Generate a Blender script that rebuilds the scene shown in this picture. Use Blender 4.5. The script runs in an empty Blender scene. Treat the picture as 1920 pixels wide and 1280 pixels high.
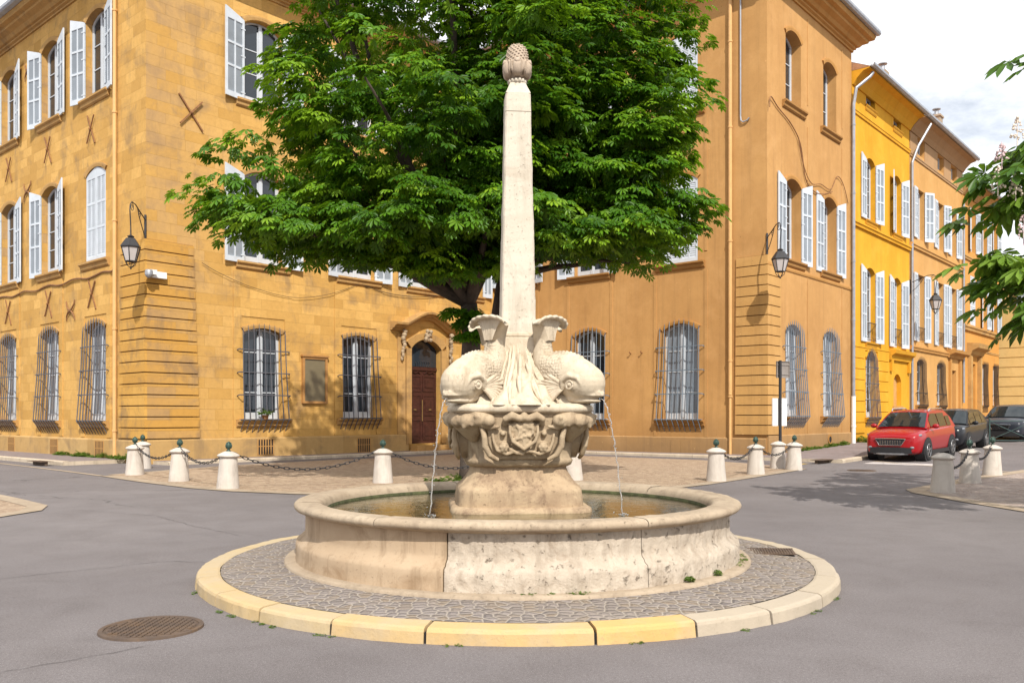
import bpy, bmesh, math, random
import numpy as np
from mathutils import Vector, Matrix
R = math.radians
PI = math.pi
random.seed(7)
rng = np.random.default_rng(11)
S = bpy.context.scene
COL = S.collection

# ------------------------------------------------------------------ helpers
class MB:
    """collects faces, links them as one mesh object"""
    def __init__(self):
        self.v = []; self.f = []; self.m = []
    def add(self, verts, faces, mi=0):
        o = len(self.v)
        self.v.extend([tuple(p) for p in verts])
        for f in faces:
            self.f.append(tuple(i + o for i in f)); self.m.append(mi)
    def quad(self, a, b, c, d, mi=0):
        self.add([a, b, c, d], [(0, 1, 2, 3)], mi)
    def box(self, x0, x1, y0, y1, z0, z1, mi=0):
        v = [(x0,y0,z0),(x1,y0,z0),(x1,y1,z0),(x0,y1,z0),(x0,y0,z1),(x1,y0,z1),(x1,y1,z1),(x0,y1,z1)]
        self.add(v, [(0,3,2,1),(4,5,6,7),(0,1,5,4),(1,2,6,5),(2,3,7,6),(3,0,4,7)], mi)
    def obox(self, c, ax, ay, az, mi=0):
        c, ax, ay, az = map(Vector, (c, ax, ay, az))
        v = []
        for k in (-1, 1):
            for (i, j) in ((-1,-1),(1,-1),(1,1),(-1,1)):
                v.append(c + ax*i + ay*j + az*k)
        self.add(v, [(0,3,2,1),(4,5,6,7),(0,1,5,4),(1,2,6,5),(2,3,7,6),(3,0,4,7)], mi)
    def tube(self, pts, rad, n=8, mi=0, cap=True, sy=1.0, up=None):
        pts = [Vector(p) for p in pts]
        if not hasattr(rad, '__len__'): rad = [rad]*len(pts)
        t0 = (pts[1]-pts[0]).normalized()
        ref = Vector(up) if up else (Vector((0,0,1)) if abs(t0.z) < .9 else Vector((1,0,0)))
        nrm = (ref - t0*ref.dot(t0)).normalized()
        vs = []
        for i, p in enumerate(pts):
            if i == 0: t = pts[1]-pts[0]
            elif i == len(pts)-1: t = pts[-1]-pts[-2]
            else: t = pts[i+1]-pts[i-1]
            t.normalize()
            nrm = nrm - t*nrm.dot(t)
            nrm.normalize()
            b = t.cross(nrm)
            for k in range(n):
                a = 2*PI*k/n
                vs.append(p + nrm*math.cos(a)*rad[i] + b*math.sin(a)*rad[i]*sy)
        fs = []
        for i in range(len(pts)-1):
            for k in range(n):
                fs.append((i*n+k, i*n+(k+1) % n, (i+1)*n+(k+1) % n, (i+1)*n+k))
        if cap:
            fs.append(tuple(range(n))[::-1]); fs.append(tuple(range((len(pts)-1)*n, len(pts)*n)))
        self.add(vs, fs, mi)
    def lathe(self, prof, n=24, c=(0,0), a0=0, a1=2*PI, mi=0, scale=(1,1)):
        full = abs(a1-a0-2*PI) < 1e-6
        cols = n if full else n+1
        vs = []
        for i in range(cols):
            a = a0+(a1-a0)*i/n
            for (r, z) in prof:
                vs.append((c[0]+r*math.cos(a)*scale[0], c[1]+r*math.sin(a)*scale[1], z))
        m = len(prof); fs = []
        for i in range(n):
            j = (i+1) % cols
            for k in range(m-1):
                fs.append((i*m+k, j*m+k, j*m+k+1, i*m+k+1))
        self.add(vs, fs, mi)
    def ball(self, c, rx, ry=None, rz=None, n=10, mi=0, rot=None):
        ry = ry or rx; rz = rz or rx
        vs = []; fs = []
        h = max(4, n//2)
        for i in range(h+1):
            t = PI*i/h
            for k in range(n):
                a = 2*PI*k/n
                p = Vector((rx*math.sin(t)*math.cos(a), ry*math.sin(t)*math.sin(a), rz*math.cos(t)))
                if rot: p = rot @ p
                vs.append(Vector(c)+p)
        for i in range(h):
            for k in range(n):
                fs.append((i*n+k, (i+1)*n+k, (i+1)*n+(k+1) % n, i*n+(k+1) % n))
        self.add(vs, fs, mi)
    def xf(self, M):
        self.v = [tuple(M @ Vector(p)) for p in self.v]; return self
    def build(self, name, mats, parent=None, smooth=False, loc=None, merge=False):
        me = bpy.data.meshes.new(name)
        me.from_pydata(self.v, [], self.f)
        if not isinstance(mats, (list, tuple)): mats = [mats]
        for m in mats: me.materials.append(m)
        if len(mats) > 1: me.polygons.foreach_set('material_index', self.m)
        if smooth: me.polygons.foreach_set('use_smooth', [True]*len(me.polygons))
        if merge:
            b = bmesh.new(); b.from_mesh(me)
            bmesh.ops.remove_doubles(b, verts=b.verts, dist=merge if isinstance(merge, float) else 1e-4)
            bmesh.ops.recalc_face_normals(b, faces=b.faces)
            b.to_mesh(me); b.free()
        o = bpy.data.objects.new(name, me); COL.objects.link(o)
        if parent: o.parent = parent
        if loc: o.location = loc
        return o

def np_mesh(name, V, Fq, mats, parent=None, attr=None, smooth=False):
    me = bpy.data.meshes.new(name)
    nv, nf, k = len(V), len(Fq), Fq.shape[1]
    me.vertices.add(nv); me.vertices.foreach_set('co', V.astype(np.float32).ravel())
    me.loops.add(nf*k); me.loops.foreach_set('vertex_index', Fq.astype(np.int32).ravel())
    me.polygons.add(nf); me.polygons.foreach_set('loop_start', np.arange(0, nf*k, k, dtype=np.int32))
    me.polygons.foreach_set('loop_total', np.full(nf, k, dtype=np.int32))
    for m in (mats if isinstance(mats, (list, tuple)) else [mats]): me.materials.append(m)
    if smooth: me.polygons.foreach_set('use_smooth', np.ones(nf, dtype=bool))
    me.update(calc_edges=True)
    if attr is not None:
        a = me.attributes.new('leaf_random', 'FLOAT', 'FACE'); a.data.foreach_set('value', attr.astype(np.float32))
    o = bpy.data.objects.new(name, me); COL.objects.link(o)
    if parent: o.parent = parent
    return o

def tag(o, label=None, cat=None, group=None, kind=None):
    if label: o['label'] = label
    if cat: o['category'] = cat
    if group: o['group'] = group
    if kind: o['kind'] = kind
    return o
def empty(name, loc=(0,0,0), rz=0, label=None, cat=None, group=None):
    o = bpy.data.objects.new(name, None); COL.objects.link(o)
    o.location = loc; o.rotation_euler = (0, 0, rz); o.empty_display_size = .2
    return tag(o, label, cat, group)
def kids(o): return [c for c in bpy.data.objects if c.parent == o]
def copy_tree(o, parent=None):
    c = o.copy(); COL.objects.link(c); c.parent = parent
    for ch in kids(o): copy_tree(ch, c)
    return c
def struct(o): o['kind'] = 'structure'; return o

# ------------------------------------------------------------------ materials
def N(nt, typ, ins=None, **kw):
    n = nt.nodes.new(typ)
    for k, v in kw.items(): setattr(n, k, v)
    for k, v in (ins or {}).items():
        s = n.inputs[k]
        if isinstance(v, bpy.types.NodeSocket): nt.links.new(v, s)
        else:
            if isinstance(v, (tuple, list)) and len(v) == 3 and s.type == 'RGBA': v = (*v, 1)
            s.default_value = v
    return n
def mix(nt, fac, a, b, blend='MIX'):
    n = nt.nodes.new('ShaderNodeMix'); n.data_type = 'RGBA'; n.blend_type = blend
    for i, v in ((0, fac), (6, a), (7, b)):
        s = n.inputs[i]
        if isinstance(v, bpy.types.NodeSocket): nt.links.new(v, s)
        else: s.default_value = (*v, 1) if isinstance(v, (tuple, list)) and len(v) == 3 else v
    return n.outputs[2]
def ramp(nt, fac, a, b, c0=(0,0,0), c1=(1,1,1)):
    n = nt.nodes.new('ShaderNodeValToRGB')
    n.color_ramp.elements[0].position = a; n.color_ramp.elements[1].position = b
    n.color_ramp.elements[0].color = (*c0, 1); n.color_ramp.elements[1].color = (*c1, 1)
    nt.links.new(fac, n.inputs[0]); return n.outputs[0]
def mth(nt, op, a, b=0.0, c=None):
    n = nt.nodes.new('ShaderNodeMath'); n.operation = op
    for i, v in enumerate((a, b) if c is None else (a, b, c)):
        if isinstance(v, bpy.types.NodeSocket): nt.links.new(v, n.inputs[i])
        else: n.inputs[i].default_value = v
    return n.outputs[0]
def coords(nt, scale=(1,1,1), kind='Object'):
    tc = nt.nodes.new('ShaderNodeTexCoord')
    mp = N(nt, 'ShaderNodeMapping', {'Vector': tc.outputs[kind], 'Scale': scale})
    return mp.outputs[0]
def noise(nt, vec, scale, detail=4, rough=.6, out=0, dist=0):
    return N(nt, 'ShaderNodeTexNoise', {'Vector': vec, 'Scale': scale, 'Detail': detail, 'Roughness': rough, 'Distortion': dist}).outputs[out]
def newmat(name):
    m = bpy.data.materials.new(name); m.use_nodes = True
    nt = m.node_tree; b = nt.nodes['Principled BSDF']
    return m, nt, b
def setc(nt, sock, v):
    if isinstance(v, bpy.types.NodeSocket): nt.links.new(v, sock)
    else: sock.default_value = (*v, 1) if isinstance(v, (tuple, list)) and len(v) == 3 else v
def bump(nt, b, h, strength=.5, dist=.02, prev=None):
    n = N(nt, 'ShaderNodeBump', {'Strength': strength, 'Distance': dist, 'Height': h})
    if prev is not None: nt.links.new(prev, n.inputs['Normal'])
    nt.links.new(n.outputs[0], b.inputs['Normal']); return n.outputs[0]

def simple(name, col, rough=.6, metal=0, var=.12, scale=6, bmp=0.0, spec=.5, coat=0):
    m, nt, b = newmat(name)
    v = coords(nt)
    n1 = noise(nt, v, scale, 5)
    c = mix(nt, ramp(nt, n1, .3, .72), tuple(x*(1-var) for x in col), tuple(min(1, x*(1+var)) for x in col))
    setc(nt, b.inputs['Base Color'], c)
    b.inputs['Roughness'].default_value = rough; b.inputs['Metallic'].default_value = metal
    b.inputs['Specular IOR Level'].default_value = spec
    if coat: b.inputs['Coat Weight'].default_value = coat; b.inputs['Coat Roughness'].default_value = .04
    if bmp: bump(nt, b, noise(nt, v, scale*5, 6, .7), .6, bmp)
    return m

def wallvec(nt):
    """(along the facade, height, 0) for walls at right angles in the building's own frame"""
    tc = nt.nodes.new('ShaderNodeTexCoord')
    sp = N(nt, 'ShaderNodeSeparateXYZ', {0: tc.outputs['Object']})
    a = mth(nt, 'SUBTRACT', sp.outputs[0], sp.outputs[1])
    cb = N(nt, 'ShaderNodeCombineXYZ', {0: a, 1: sp.outputs[2], 2: 0.0})
    return cb.outputs[0], tc.outputs['Object'], sp.outputs[2]

def ashlar(name, c_lo, c_hi, stain, bw=.82, rh=.36, mortar=.006, stain_amt=.5, jmix=.2, bumpd=.009, corner=False):
    m, nt, b = newmat(name)
    v2, v3, z = wallvec(nt)
    wob = mix(nt, .012, v2, noise(nt, v3, 3.0, 3, .6, out=1), 'ADD')
    br = N(nt, 'ShaderNodeTexBrick', {'Vector': wob, 'Color1': (0,0,0), 'Color2': (1,1,1), 'Mortar': (.5,.5,.5), 'Scale': 1.0,
        'Mortar Size': mortar, 'Mortar Smooth': .6, 'Bias': 0.0, 'Brick Width': bw, 'Row Height': rh}, offset=.43, squash=1.25, squash_frequency=3)
    per = br.outputs['Color']; joint = br.outputs['Fac']
    n1 = noise(nt, v3, .55, 6, .62); n2 = noise(nt, v3, 7, 6, .7); n3 = noise(nt, v3, .9, 5, .65, dist=.8)
    f = mix(nt, .55, per, n1)
    c = mix(nt, ramp(nt, f, .25, .75), c_lo, c_hi)
    c = mix(nt, mth(nt, 'MULTIPLY', ramp(nt, n2, .42, .75), .35), c, tuple(x*.72 for x in c_lo))
    streak = noise(nt, N(nt, 'ShaderNodeMapping', {'Vector': v2, 'Scale': (1.6, .12, 1)}).outputs[0], 1.3, 5, .7)
    sm = mth(nt, 'MULTIPLY', ramp(nt, mth(nt, 'MULTIPLY', n3, mth(nt, 'ADD', streak, .5)), .5, .72), stain_amt)
    c = mix(nt, sm, c, stain)
    if corner:
        sx = N(nt, 'ShaderNodeSeparateXYZ', {0: v3})
        onA = ramp(nt, mth(nt, 'DIVIDE', sx.outputs[0], 3.4), .02, 1.0, (1,1,1), (0,0,0)); offB = ramp(nt, mth(nt, 'DIVIDE', sx.outputs[0], 3.4), -.02, .006)
        edge = mth(nt, 'MULTIPLY', mth(nt, 'MULTIPLY', onA, offB), ramp(nt, mth(nt, 'ADD', mth(nt, 'MULTIPLY', n3, .6), mth(nt, 'MULTIPLY', per, .4)), .34, .62))
        c = mix(nt, mth(nt, 'MULTIPLY', edge, .62), c, (.30,.195,.115))
    c = mix(nt, mth(nt, 'MULTIPLY', joint, jmix), c, tuple(x*.8 for x in c_lo))
    spots = noise(nt, v3, 26, 3, .6)
    c = mix(nt, mth(nt, 'MULTIPLY', ramp(nt, spots, .66, .74), .45), c, tuple(x*.5 for x in stain))
    setc(nt, b.inputs['Base Color'], c)
    b.inputs['Roughness'].default_value = .93; b.inputs['Specular IOR Level'].default_value = .2
    h = mth(nt, 'ADD', mth(nt, 'MULTIPLY', joint, -1.0), mth(nt, 'ADD', mth(nt, 'MULTIPLY', n2, .9), mth(nt, 'MULTIPLY', per, .35)))
    bump(nt, b, h, .8, bumpd)
    return m

def plaster(name, c_lo, c_hi, stain, stain_amt=.35, grime=None):
    m, nt, b = newmat(name)
    v2, v3, z = wallvec(nt)
    n1 = noise(nt, v3, .35, 6, .6); n2 = noise(nt, v3, 4.5, 6, .7); n3 = noise(nt, v3, 40, 3, .7)
    streak = noise(nt, N(nt, 'ShaderNodeMapping', {'Vector': v2, 'Scale': (2.2, .1, 1)}).outputs[0], 1.6, 5, .7)
    c = mix(nt, ramp(nt, n1, .3, .7), c_lo, c_hi)
    c = mix(nt, mth(nt, 'MULTIPLY', ramp(nt, n2, .45, .8), .3), c, tuple(x*.82 for x in c_lo))
    c = mix(nt, mth(nt, 'MULTIPLY', ramp(nt, streak, .5, .78), stain_amt), c, stain)
    patch = noise(nt, v3, .8, 6, .68, dist=.3)
    c = mix(nt, mth(nt, 'MULTIPLY', ramp(nt, patch, .5, .68), .3), c, tuple(min(1, x*1.12+.03) for x in c_hi))
    dirt = mth(nt, 'MULTIPLY', ramp(nt, mth(nt, 'ADD', mth(nt, 'MULTIPLY', z, -.22), mth(nt, 'MULTIPLY', n1, .9)), .12, .42), .5)
    c = mix(nt, dirt, c, tuple(x*.62 for x in stain))
    pock = noise(nt, v3, 15, 2, .5)
    c = mix(nt, mth(nt, 'MULTIPLY', ramp(nt, pock, .73, .77), .6), c, tuple(x*.45 for x in stain))
    spots = noise(nt, v3, 9, 2, .5)
    c = mix(nt, mth(nt, 'MULTIPLY', ramp(nt, spots, .72, .77), .6), c, tuple(min(1, x*1.25+.03) for x in c_hi))
    if grime:
        gz = ramp(nt, mth(nt, 'ADD', z, mth(nt, 'MULTIPLY', n1, 1.2)), .55/3, 1.6/3) if False else None
    setc(nt, b.inputs['Base Color'], c)
    b.inputs['Roughness'].default_value = .92; b.inputs['Specular IOR Level'].default_value = .2
    bump(nt, b, mth(nt, 'ADD', n2, mth(nt, 'MULTIPLY', n3, .35)), .6, .012)
    return m

def carved(name, c_lo, c_hi, stain, scale=2.5, pit=.35, bumpd=.01, stain_amt=.5, fine=34):
    m, nt, b = newmat(name)
    v = coords(nt)
    n1 = noise(nt, v, scale, 6, .62); n2 = noise(nt, v, fine, 5, .7); n3 = noise(nt, v, scale*.8, 5, .7, dist=1.2)
    c = mix(nt, ramp(nt, n1, .3, .7), c_lo, c_hi)
    c = mix(nt, mth(nt, 'MULTIPLY', ramp(nt, n3, .52, .7), stain_amt), c, stain)
    stk = noise(nt, N(nt, 'ShaderNodeMapping', {'Vector': v, 'Scale': (3.2, 3.2, .35)}).outputs[0], 2.4, 5, .7)
    c = mix(nt, mth(nt, 'MULTIPLY', ramp(nt, stk, .50, .68), stain_amt*.7), c, tuple(x*.75 for x in stain))
    pits = ramp(nt, n2, .6, .72)
    c = mix(nt, mth(nt, 'MULTIPLY', pits, pit), c, tuple(x*.5 for x in stain))
    setc(nt, b.inputs['Base Color'], c)
    b.inputs['Roughness'].default_value = .85; b.inputs['Specular IOR Level'].default_value = .25
    h = mth(nt, 'SUBTRACT', mth(nt, 'MULTIPLY', n1, .6), mth(nt, 'MULTIPLY', pits, .5))
    bump(nt, b, mth(nt, 'ADD', h, mth(nt, 'MULTIPLY', n2, .4)), .7, bumpd)
    return m

def cobble(name, cols, joint, size, bumpd=.02, stretch=(1,1,1), jw=.07, dirt=None):
    m, nt, b = newmat(name)
    v = coords(nt, tuple(s/size for s in stretch))
    wv = mix(nt, .18, v, noise(nt, v, 1.3, 3, .6, out=1), 'ADD')
    vo = N(nt, 'ShaderNodeTexVoronoi', {'Vector': wv, 'Scale': 1.0, 'Randomness': .8}, feature='F1', voronoi_dimensions='2D')
    ve = N(nt, 'ShaderNodeTexVoronoi', {'Vector': wv, 'Scale': 1.0, 'Randomness': .8}, feature='DISTANCE_TO_EDGE', voronoi_dimensions='2D')
    sp = N(nt, 'ShaderNodeSeparateColor', {0: vo.outputs['Color']})
    c = mix(nt, sp.outputs[0], cols[0], cols[1])
    c = mix(nt, ramp(nt, sp.outputs[1], .55, .9), c, cols[2])
    n2 = noise(nt, v, 4, 5, .7)
    c = mix(nt, mth(nt, 'MULTIPLY', n2, .35), c, tuple(x*.6 for x in cols[0]))
    j = ramp(nt, ve.outputs['Distance'], jw*.35, jw, (1,1,1), (0,0,0))
    c = mix(nt, j, c, joint)
    if dirt:
        big = noise(nt, coords(nt), .5, 5, .65)
        c = mix(nt, mth(nt, 'MULTIPLY', ramp(nt, big, .48, .7), .55), c, dirt)
    setc(nt, b.inputs['Base Color'], c)
    b.inputs['Roughness'].default_value = .8; b.inputs['Specular IOR Level'].default_value = .3
    h = mth(nt, 'ADD', ramp(nt, ve.outputs['Distance'], 0, .28), mth(nt, 'MULTIPLY', n2, .25))
    bump(nt, b, h, .9, bumpd)
    return m

def asphalt(name):
    m, nt, b = newmat(name)
    v = coords(nt)
    n0 = noise(nt, v, .22, 5, .6); n1 = noise(nt, v, 1.6, 5, .65, dist=.5); n2 = noise(nt, v, 48, 5, .85); n3 = noise(nt, v, 130, 2, .8)
    c = mix(nt, ramp(nt, n0, .33, .68), (.145,.129,.130), (.222,.200,.199))
    c = mix(nt, mth(nt, 'MULTIPLY', ramp(nt, n1, .42, .72), .45), c, (.115,.098,.095))
    c = mix(nt, mth(nt, 'MULTIPLY', ramp(nt, n2, .38, .62), .6), c, (.085,.072,.070))
    c = mix(nt, mth(nt, 'MULTIPLY', ramp(nt, n3, .58, .68), .75), c, (.40,.37,.36))
    big = noise(nt, v, .55, 3, .5, dist=2.5); c = mix(nt, mth(nt, 'MULTIPLY', ramp(nt, big, .58, .66), .16), c, (.10,.088,.086))
    oil = noise(nt, v, 2.6, 2, .5); c = mix(nt, mth(nt, 'MULTIPLY', ramp(nt, oil, .72, .80), .4), c, (.06,.052,.05))
    # long thin cracks
    wv = mix(nt, .35, coords(nt, (.11,.15,1)), noise(nt, v, .45, 6, .6, out=1), 'ADD')
    ve = N(nt, 'ShaderNodeTexVoronoi', {'Vector': wv, 'Scale': 1.0}, feature='DISTANCE_TO_EDGE', voronoi_dimensions='2D')
    cr = ramp(nt, ve.outputs['Distance'], .0008, .0022, (1,1,1), (0,0,0))
    gate = ramp(nt, noise(nt, v, .16, 2, .5), .46, .56)
    crk = mth(nt, 'MULTIPLY', cr, gate)
    c = mix(nt, mth(nt, 'MULTIPLY', crk, .75), c, (.055,.047,.045))
    setc(nt, b.inputs['Base Color'], c)
    b.inputs['Roughness'].default_value = .88; b.inputs['Specular IOR Level'].default_value = .3
    h = mth(nt, 'SUBTRACT', mth(nt, 'ADD', n2, mth(nt, 'MULTIPLY', n3, .5)), mth(nt, 'MULTIPLY', crk, 2.0))
    bump(nt, b, h, .8, .006)
    return m

def glassy(name, col=(.02,.026,.034), rough=.05):
    m, nt, b = newmat(name)
    v = coords(nt)
    n = noise(nt, v, 1.1, 3)
    setc(nt, b.inputs['Base Color'], mix(nt, n, tuple(x*.6 for x in col), tuple(x*1.5 for x in col)))
    b.inputs['Roughness'].default_value = rough; b.inputs['Specular IOR Level'].default_value = .6
    bump(nt, b, noise(nt, v, 2.2, 2), .25, .012)
    return m

def leafmat(name, c_dark, c_mid, c_light):
    m, nt, b = newmat(name)
    at = N(nt, 'ShaderNodeAttribute', attribute_name='leaf_random')
    c = mix(nt, ramp(nt, at.outputs['Fac'], .0, .6), c_dark, c_mid)
    c = mix(nt, ramp(nt, at.outputs['Fac'], .6, 1.0), c, c_light)
    setc(nt, b.inputs['Base Color'], c)
    b.inputs['Roughness'].default_value = .42; b.inputs['Specular IOR Level'].default_value = .35
    tr = N(nt, 'ShaderNodeBsdfTranslucent')
    nt.links.new(mix(nt, .5, c, (c_light[0]*1.3, c_light[1]*1.25, c_light[2]*.6)), tr.inputs[0])
    ms = N(nt, 'ShaderNodeMixShader', {0: .36, 1: b.outputs[0], 2: tr.outputs[0]})
    nt.links.new(ms.outputs[0], nt.nodes['Material Output'].inputs[0])
    return m

MT = {}
MT['ashlar'] = ashlar('yellow_stone_wall', (.48,.27,.074), (.66,.395,.125), (.26,.168,.088), bw=.64, rh=.335, stain_amt=.65, corner=True)
MT['quoin_l'] = ashlar('corner_stone', (.49,.262,.062), (.61,.35,.092), (.24,.155,.08), bw=1.4, rh=.335, stain_amt=.85, mortar=.003, jmix=.1, corner=True)
MT['trim_l'] = ashlar('carved_trim_stone', (.42,.24,.085), (.53,.32,.12), (.20,.13,.075), bw=1.2, rh=.5, stain_amt=.6, mortar=.003, jmix=.3)
MT['plinth_l'] = ashlar('plinth_stone', (.42,.26,.10), (.52,.34,.145), (.20,.14,.085), bw=1.3, rh=.75, stain_amt=.6)
MT['plaster_r'] = plaster('orange_plaster', (.41,.216,.076), (.54,.302,.112), (.29,.155,.06), .6)
MT['trim_r'] = plaster('plaster_trim', (.43,.215,.062), (.52,.275,.088), (.30,.15,.05), .5)
MT['quoin_r'] = plaster('plaster_quoin', (.45,.245,.08), (.57,.335,.12), (.30,.17,.068), .6)
MT['plinth_r'] = plaster('plaster_plinth', (.38,.22,.09), (.48,.29,.125), (.23,.145,.08), .7)
MT['plaster_y'] = plaster('yellow_plaster', (.58,.28,.018), (.72,.375,.032), (.44,.20,.022), .5)
MT['plaster_b'] = plaster('beige_plaster', (.50,.27,.085), (.60,.335,.12), (.36,.20,.08), .45)
MT['plaster_o'] = plaster('apricot_plaster', (.52,.25,.06), (.62,.31,.085), (.30,.16,.06), .5)
MT['plaster_c'] = plaster('cream_plaster', (.60,.40,.15), (.68,.47,.19), (.45,.3,.12), .3)
MT['attic'] = plaster('attic_grey_plaster', (.36,.22,.11), (.44,.27,.14), (.26,.17,.1), .5)
MT['white'] = simple('white_paint', (.50,.53,.57), .5, var=.06, scale=3)
MT['shutter'] = simple('shutter_paint', (.53,.57,.62), .55, var=.1, scale=2.5)
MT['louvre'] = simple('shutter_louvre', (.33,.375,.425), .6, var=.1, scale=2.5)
MT['pane'] = glassy('window_glass')
MT['curtain_pane'] = glassy('curtained_window_glass', (.17,.20,.24), .12)
MT['iron'] = simple('grey_iron', (.085,.085,.10), .55, .0, var=.2, scale=9)
MT['iron_b'] = simple('blue_grey_iron', (.135,.17,.21), .5, .0, var=.15, scale=9)
MT['black'] = simple('black_iron', (.03,.028,.03), .5, .2, var=.3, scale=20)
MT['rust'] = simple('rusty_iron', (.23,.105,.04), .8, var=.3, scale=14)
MT['zinc'] = simple('zinc', (.34,.35,.38), .45, .5, var=.15, scale=5)
MT['pipe_o'] = simple('ochre_pipe', (.62,.36,.14), .6, var=.1, scale=3)
MT['tile'] = simple('roof_tile', (.38,.2,.11), .85, var=.3, scale=3, bmp=.02)
MT['door'] = simple('dark_red_wood', (.05,.015,.010), .45, var=.35, scale=8)
MT['board'] = simple('grey_board', (.16,.13,.075), .35, var=.15, scale=1.5)
MT['wood'] = simple('board_wood', (.38,.19,.06), .6, var=.15, scale=5)
MT['brass'] = simple('brass', (.6,.45,.2), .35, .8)
MT['hollow'] = simple('dark_inside', (.012,.01,.01), .9)
MT['lampglass'] = simple('frosted_lamp_glass', (.50,.46,.45), .25, var=.05)
MT['plastic_w'] = simple('white_plastic', (.75,.75,.75), .4, var=.04)
MT['asphalt'] = asphalt('asphalt')
MT['pave'] = carved('pavement_asphalt', (.19,.155,.15), (.25,.205,.20), (.13,.11,.105), 1.2, .3, .006, fine=60)
MT['kerbstone'] = carved('kerb_stone', (.44,.36,.27), (.56,.47,.36), (.28,.22,.16), 1.2, .3, .008)
MT['cob_i'] = cobble('island_cobbles', ((.17,.145,.135), (.28,.24,.22), (.25,.195,.145)), (.37,.32,.27), .085, .022, (1,1.25,1), jw=.095, dirt=(.27,.215,.165))
MT['cob_p'] = cobble('plaza_cobbles', ((.32,.23,.155), (.46,.345,.24), (.27,.185,.125)), (.40,.30,.21), .11, .015, (1,1.0,1), jw=.06, dirt=(.34,.25,.18))
MT['cob_r'] = cobble('right_cobbles', ((.30,.24,.21), (.42,.34,.29), (.26,.2,.17)), (.36,.29,.24), .15, .02, jw=.06)  # larger, greyer cobbles for the right-hand plaza
MT['edge'] = carved('edging_paving', (.31,.24,.17), (.40,.32,.235), (.20,.15,.105), 1.5, .3, .01)
MT['dolphin'] = carved('carved_limestone', (.49,.405,.30), (.58,.50,.385), (.33,.245,.155), 3.4, .4, .012, .6, 44)
MT['bowl'] = carved('bowl_limestone', (.34,.25,.16), (.44,.345,.23), (.21,.14,.085), 3.2, .5, .012, .75, 44)  # the bowl's self-shading is put into a darker base tone, plus stains
MT['pedestal'] = carved('pedestal_limestone', (.29,.20,.125), (.46,.345,.22), (.185,.12,.078), 2.9, .45, .018, .85, 36)
MT['obelisk'] = carved('obelisk_limestone', (.50,.44,.355), (.58,.52,.43), (.36,.295,.22), 2.0, .8, .010, .5, 42)
MT['cone'] = carved('pine_cone_stone', (.36,.28,.205), (.45,.36,.28), (.23,.17,.12), 6, .45, .008, .6, 60)
MT['rough'] = carved('rough_limestone', (.39,.325,.255), (.49,.42,.34), (.26,.195,.14), 6.0, .85, .05, .6, 15)
MT['smoothp'] = carved('smooth_limestone', (.37,.265,.17), (.46,.35,.24), (.27,.18,.105), 2.0, .35, .008, .85, 44)
MT['rim'] = carved('rim_limestone', (.32,.245,.17), (.43,.345,.25), (.20,.15,.105), 2.2, .6, .014, .6, 40)
MT['bollard'] = carved('bollard_limestone', (.48,.425,.37), (.57,.515,.46), (.34,.29,.245), 2.5, .3, .005, .5, 40)
MT['finial'] = simple('green_bronze', (.035,.07,.055), .5, .3, var=.35, scale=18)
MT['leaf'] = leafmat('chestnut_leaf', (.026,.088,.005), (.075,.195,.008), (.22,.37,.018))
MT['leaf_r'] = leafmat('near_chestnut_leaf', (.04,.105,.012), (.085,.18,.02), (.18,.29,.035))
MT['weed'] = leafmat('weed_leaf', (.05,.10,.012), (.09,.17,.02), (.2,.28,.04))
MT['bark'] = simple('dark_bark', (.075,.055,.042), .95, var=.35, scale=5, bmp=.04)
MT['blossom'] = simple('cream_blossom', (.72,.6,.5), .7, var=.2, scale=20)
MT['blossom_p'] = simple('pink_blossom', (.55,.4,.4), .7, var=.2, scale=20)

def scaled(name, base_args):
    """carved stone with rows of fish scales over the middle of the body"""
    m = carved(name, *base_args); nt = m.node_tree; b = nt.nodes['Principled BSDF']
    old = b.inputs['Normal'].links[0].from_socket
    v = coords(nt)
    sp = N(nt, 'ShaderNodeSeparateXYZ', {0: v})
    vo = N(nt, 'ShaderNodeTexVoronoi', {'Vector': N(nt, 'ShaderNodeMapping', {'Vector': v, 'Scale': (1,.9,1.15)}).outputs[0], 'Scale': 31.0, 'Randomness': .55}, feature='F1')
    msk = mth(nt, 'MULTIPLY', ramp(nt, sp.outputs[0], .34, .40), ramp(nt, sp.outputs[0], .60, .68, (1,1,1), (0,0,0)))
    bp = N(nt, 'ShaderNodeBump', {'Strength': .9, 'Distance': .016, 'Height': mth(nt, 'MULTIPLY', mth(nt, 'SUBTRACT', 1.0, vo.outputs['Distance']), msk)})
    nt.links.new(old, bp.inputs['Normal']); nt.links.new(bp.outputs[0], b.inputs['Normal'])
    return m
MT['dolphin_skin'] = scaled('scaled_limestone', ((.47,.39,.285), (.57,.485,.37), (.31,.23,.145), 3.4, .45, .012, .65, 44))
def vary(m):
    """shift the pattern from object to object"""
    nt = m.node_tree
    oi = nt.nodes.new('ShaderNodeObjectInfo')
    for n in list(nt.nodes):
        if n.type == 'MAPPING':
            k = mth(nt, 'MULTIPLY', oi.outputs['Random'], 37.0)
            cb = N(nt, 'ShaderNodeCombineXYZ', {0: k, 1: k, 2: k}); nt.links.new(cb.outputs[0], n.inputs['Location'])
for k_ in ('bollard', 'shutter', 'louvre', 'pane', 'curtain_pane', 'white'): vary(MT[k_])
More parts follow.
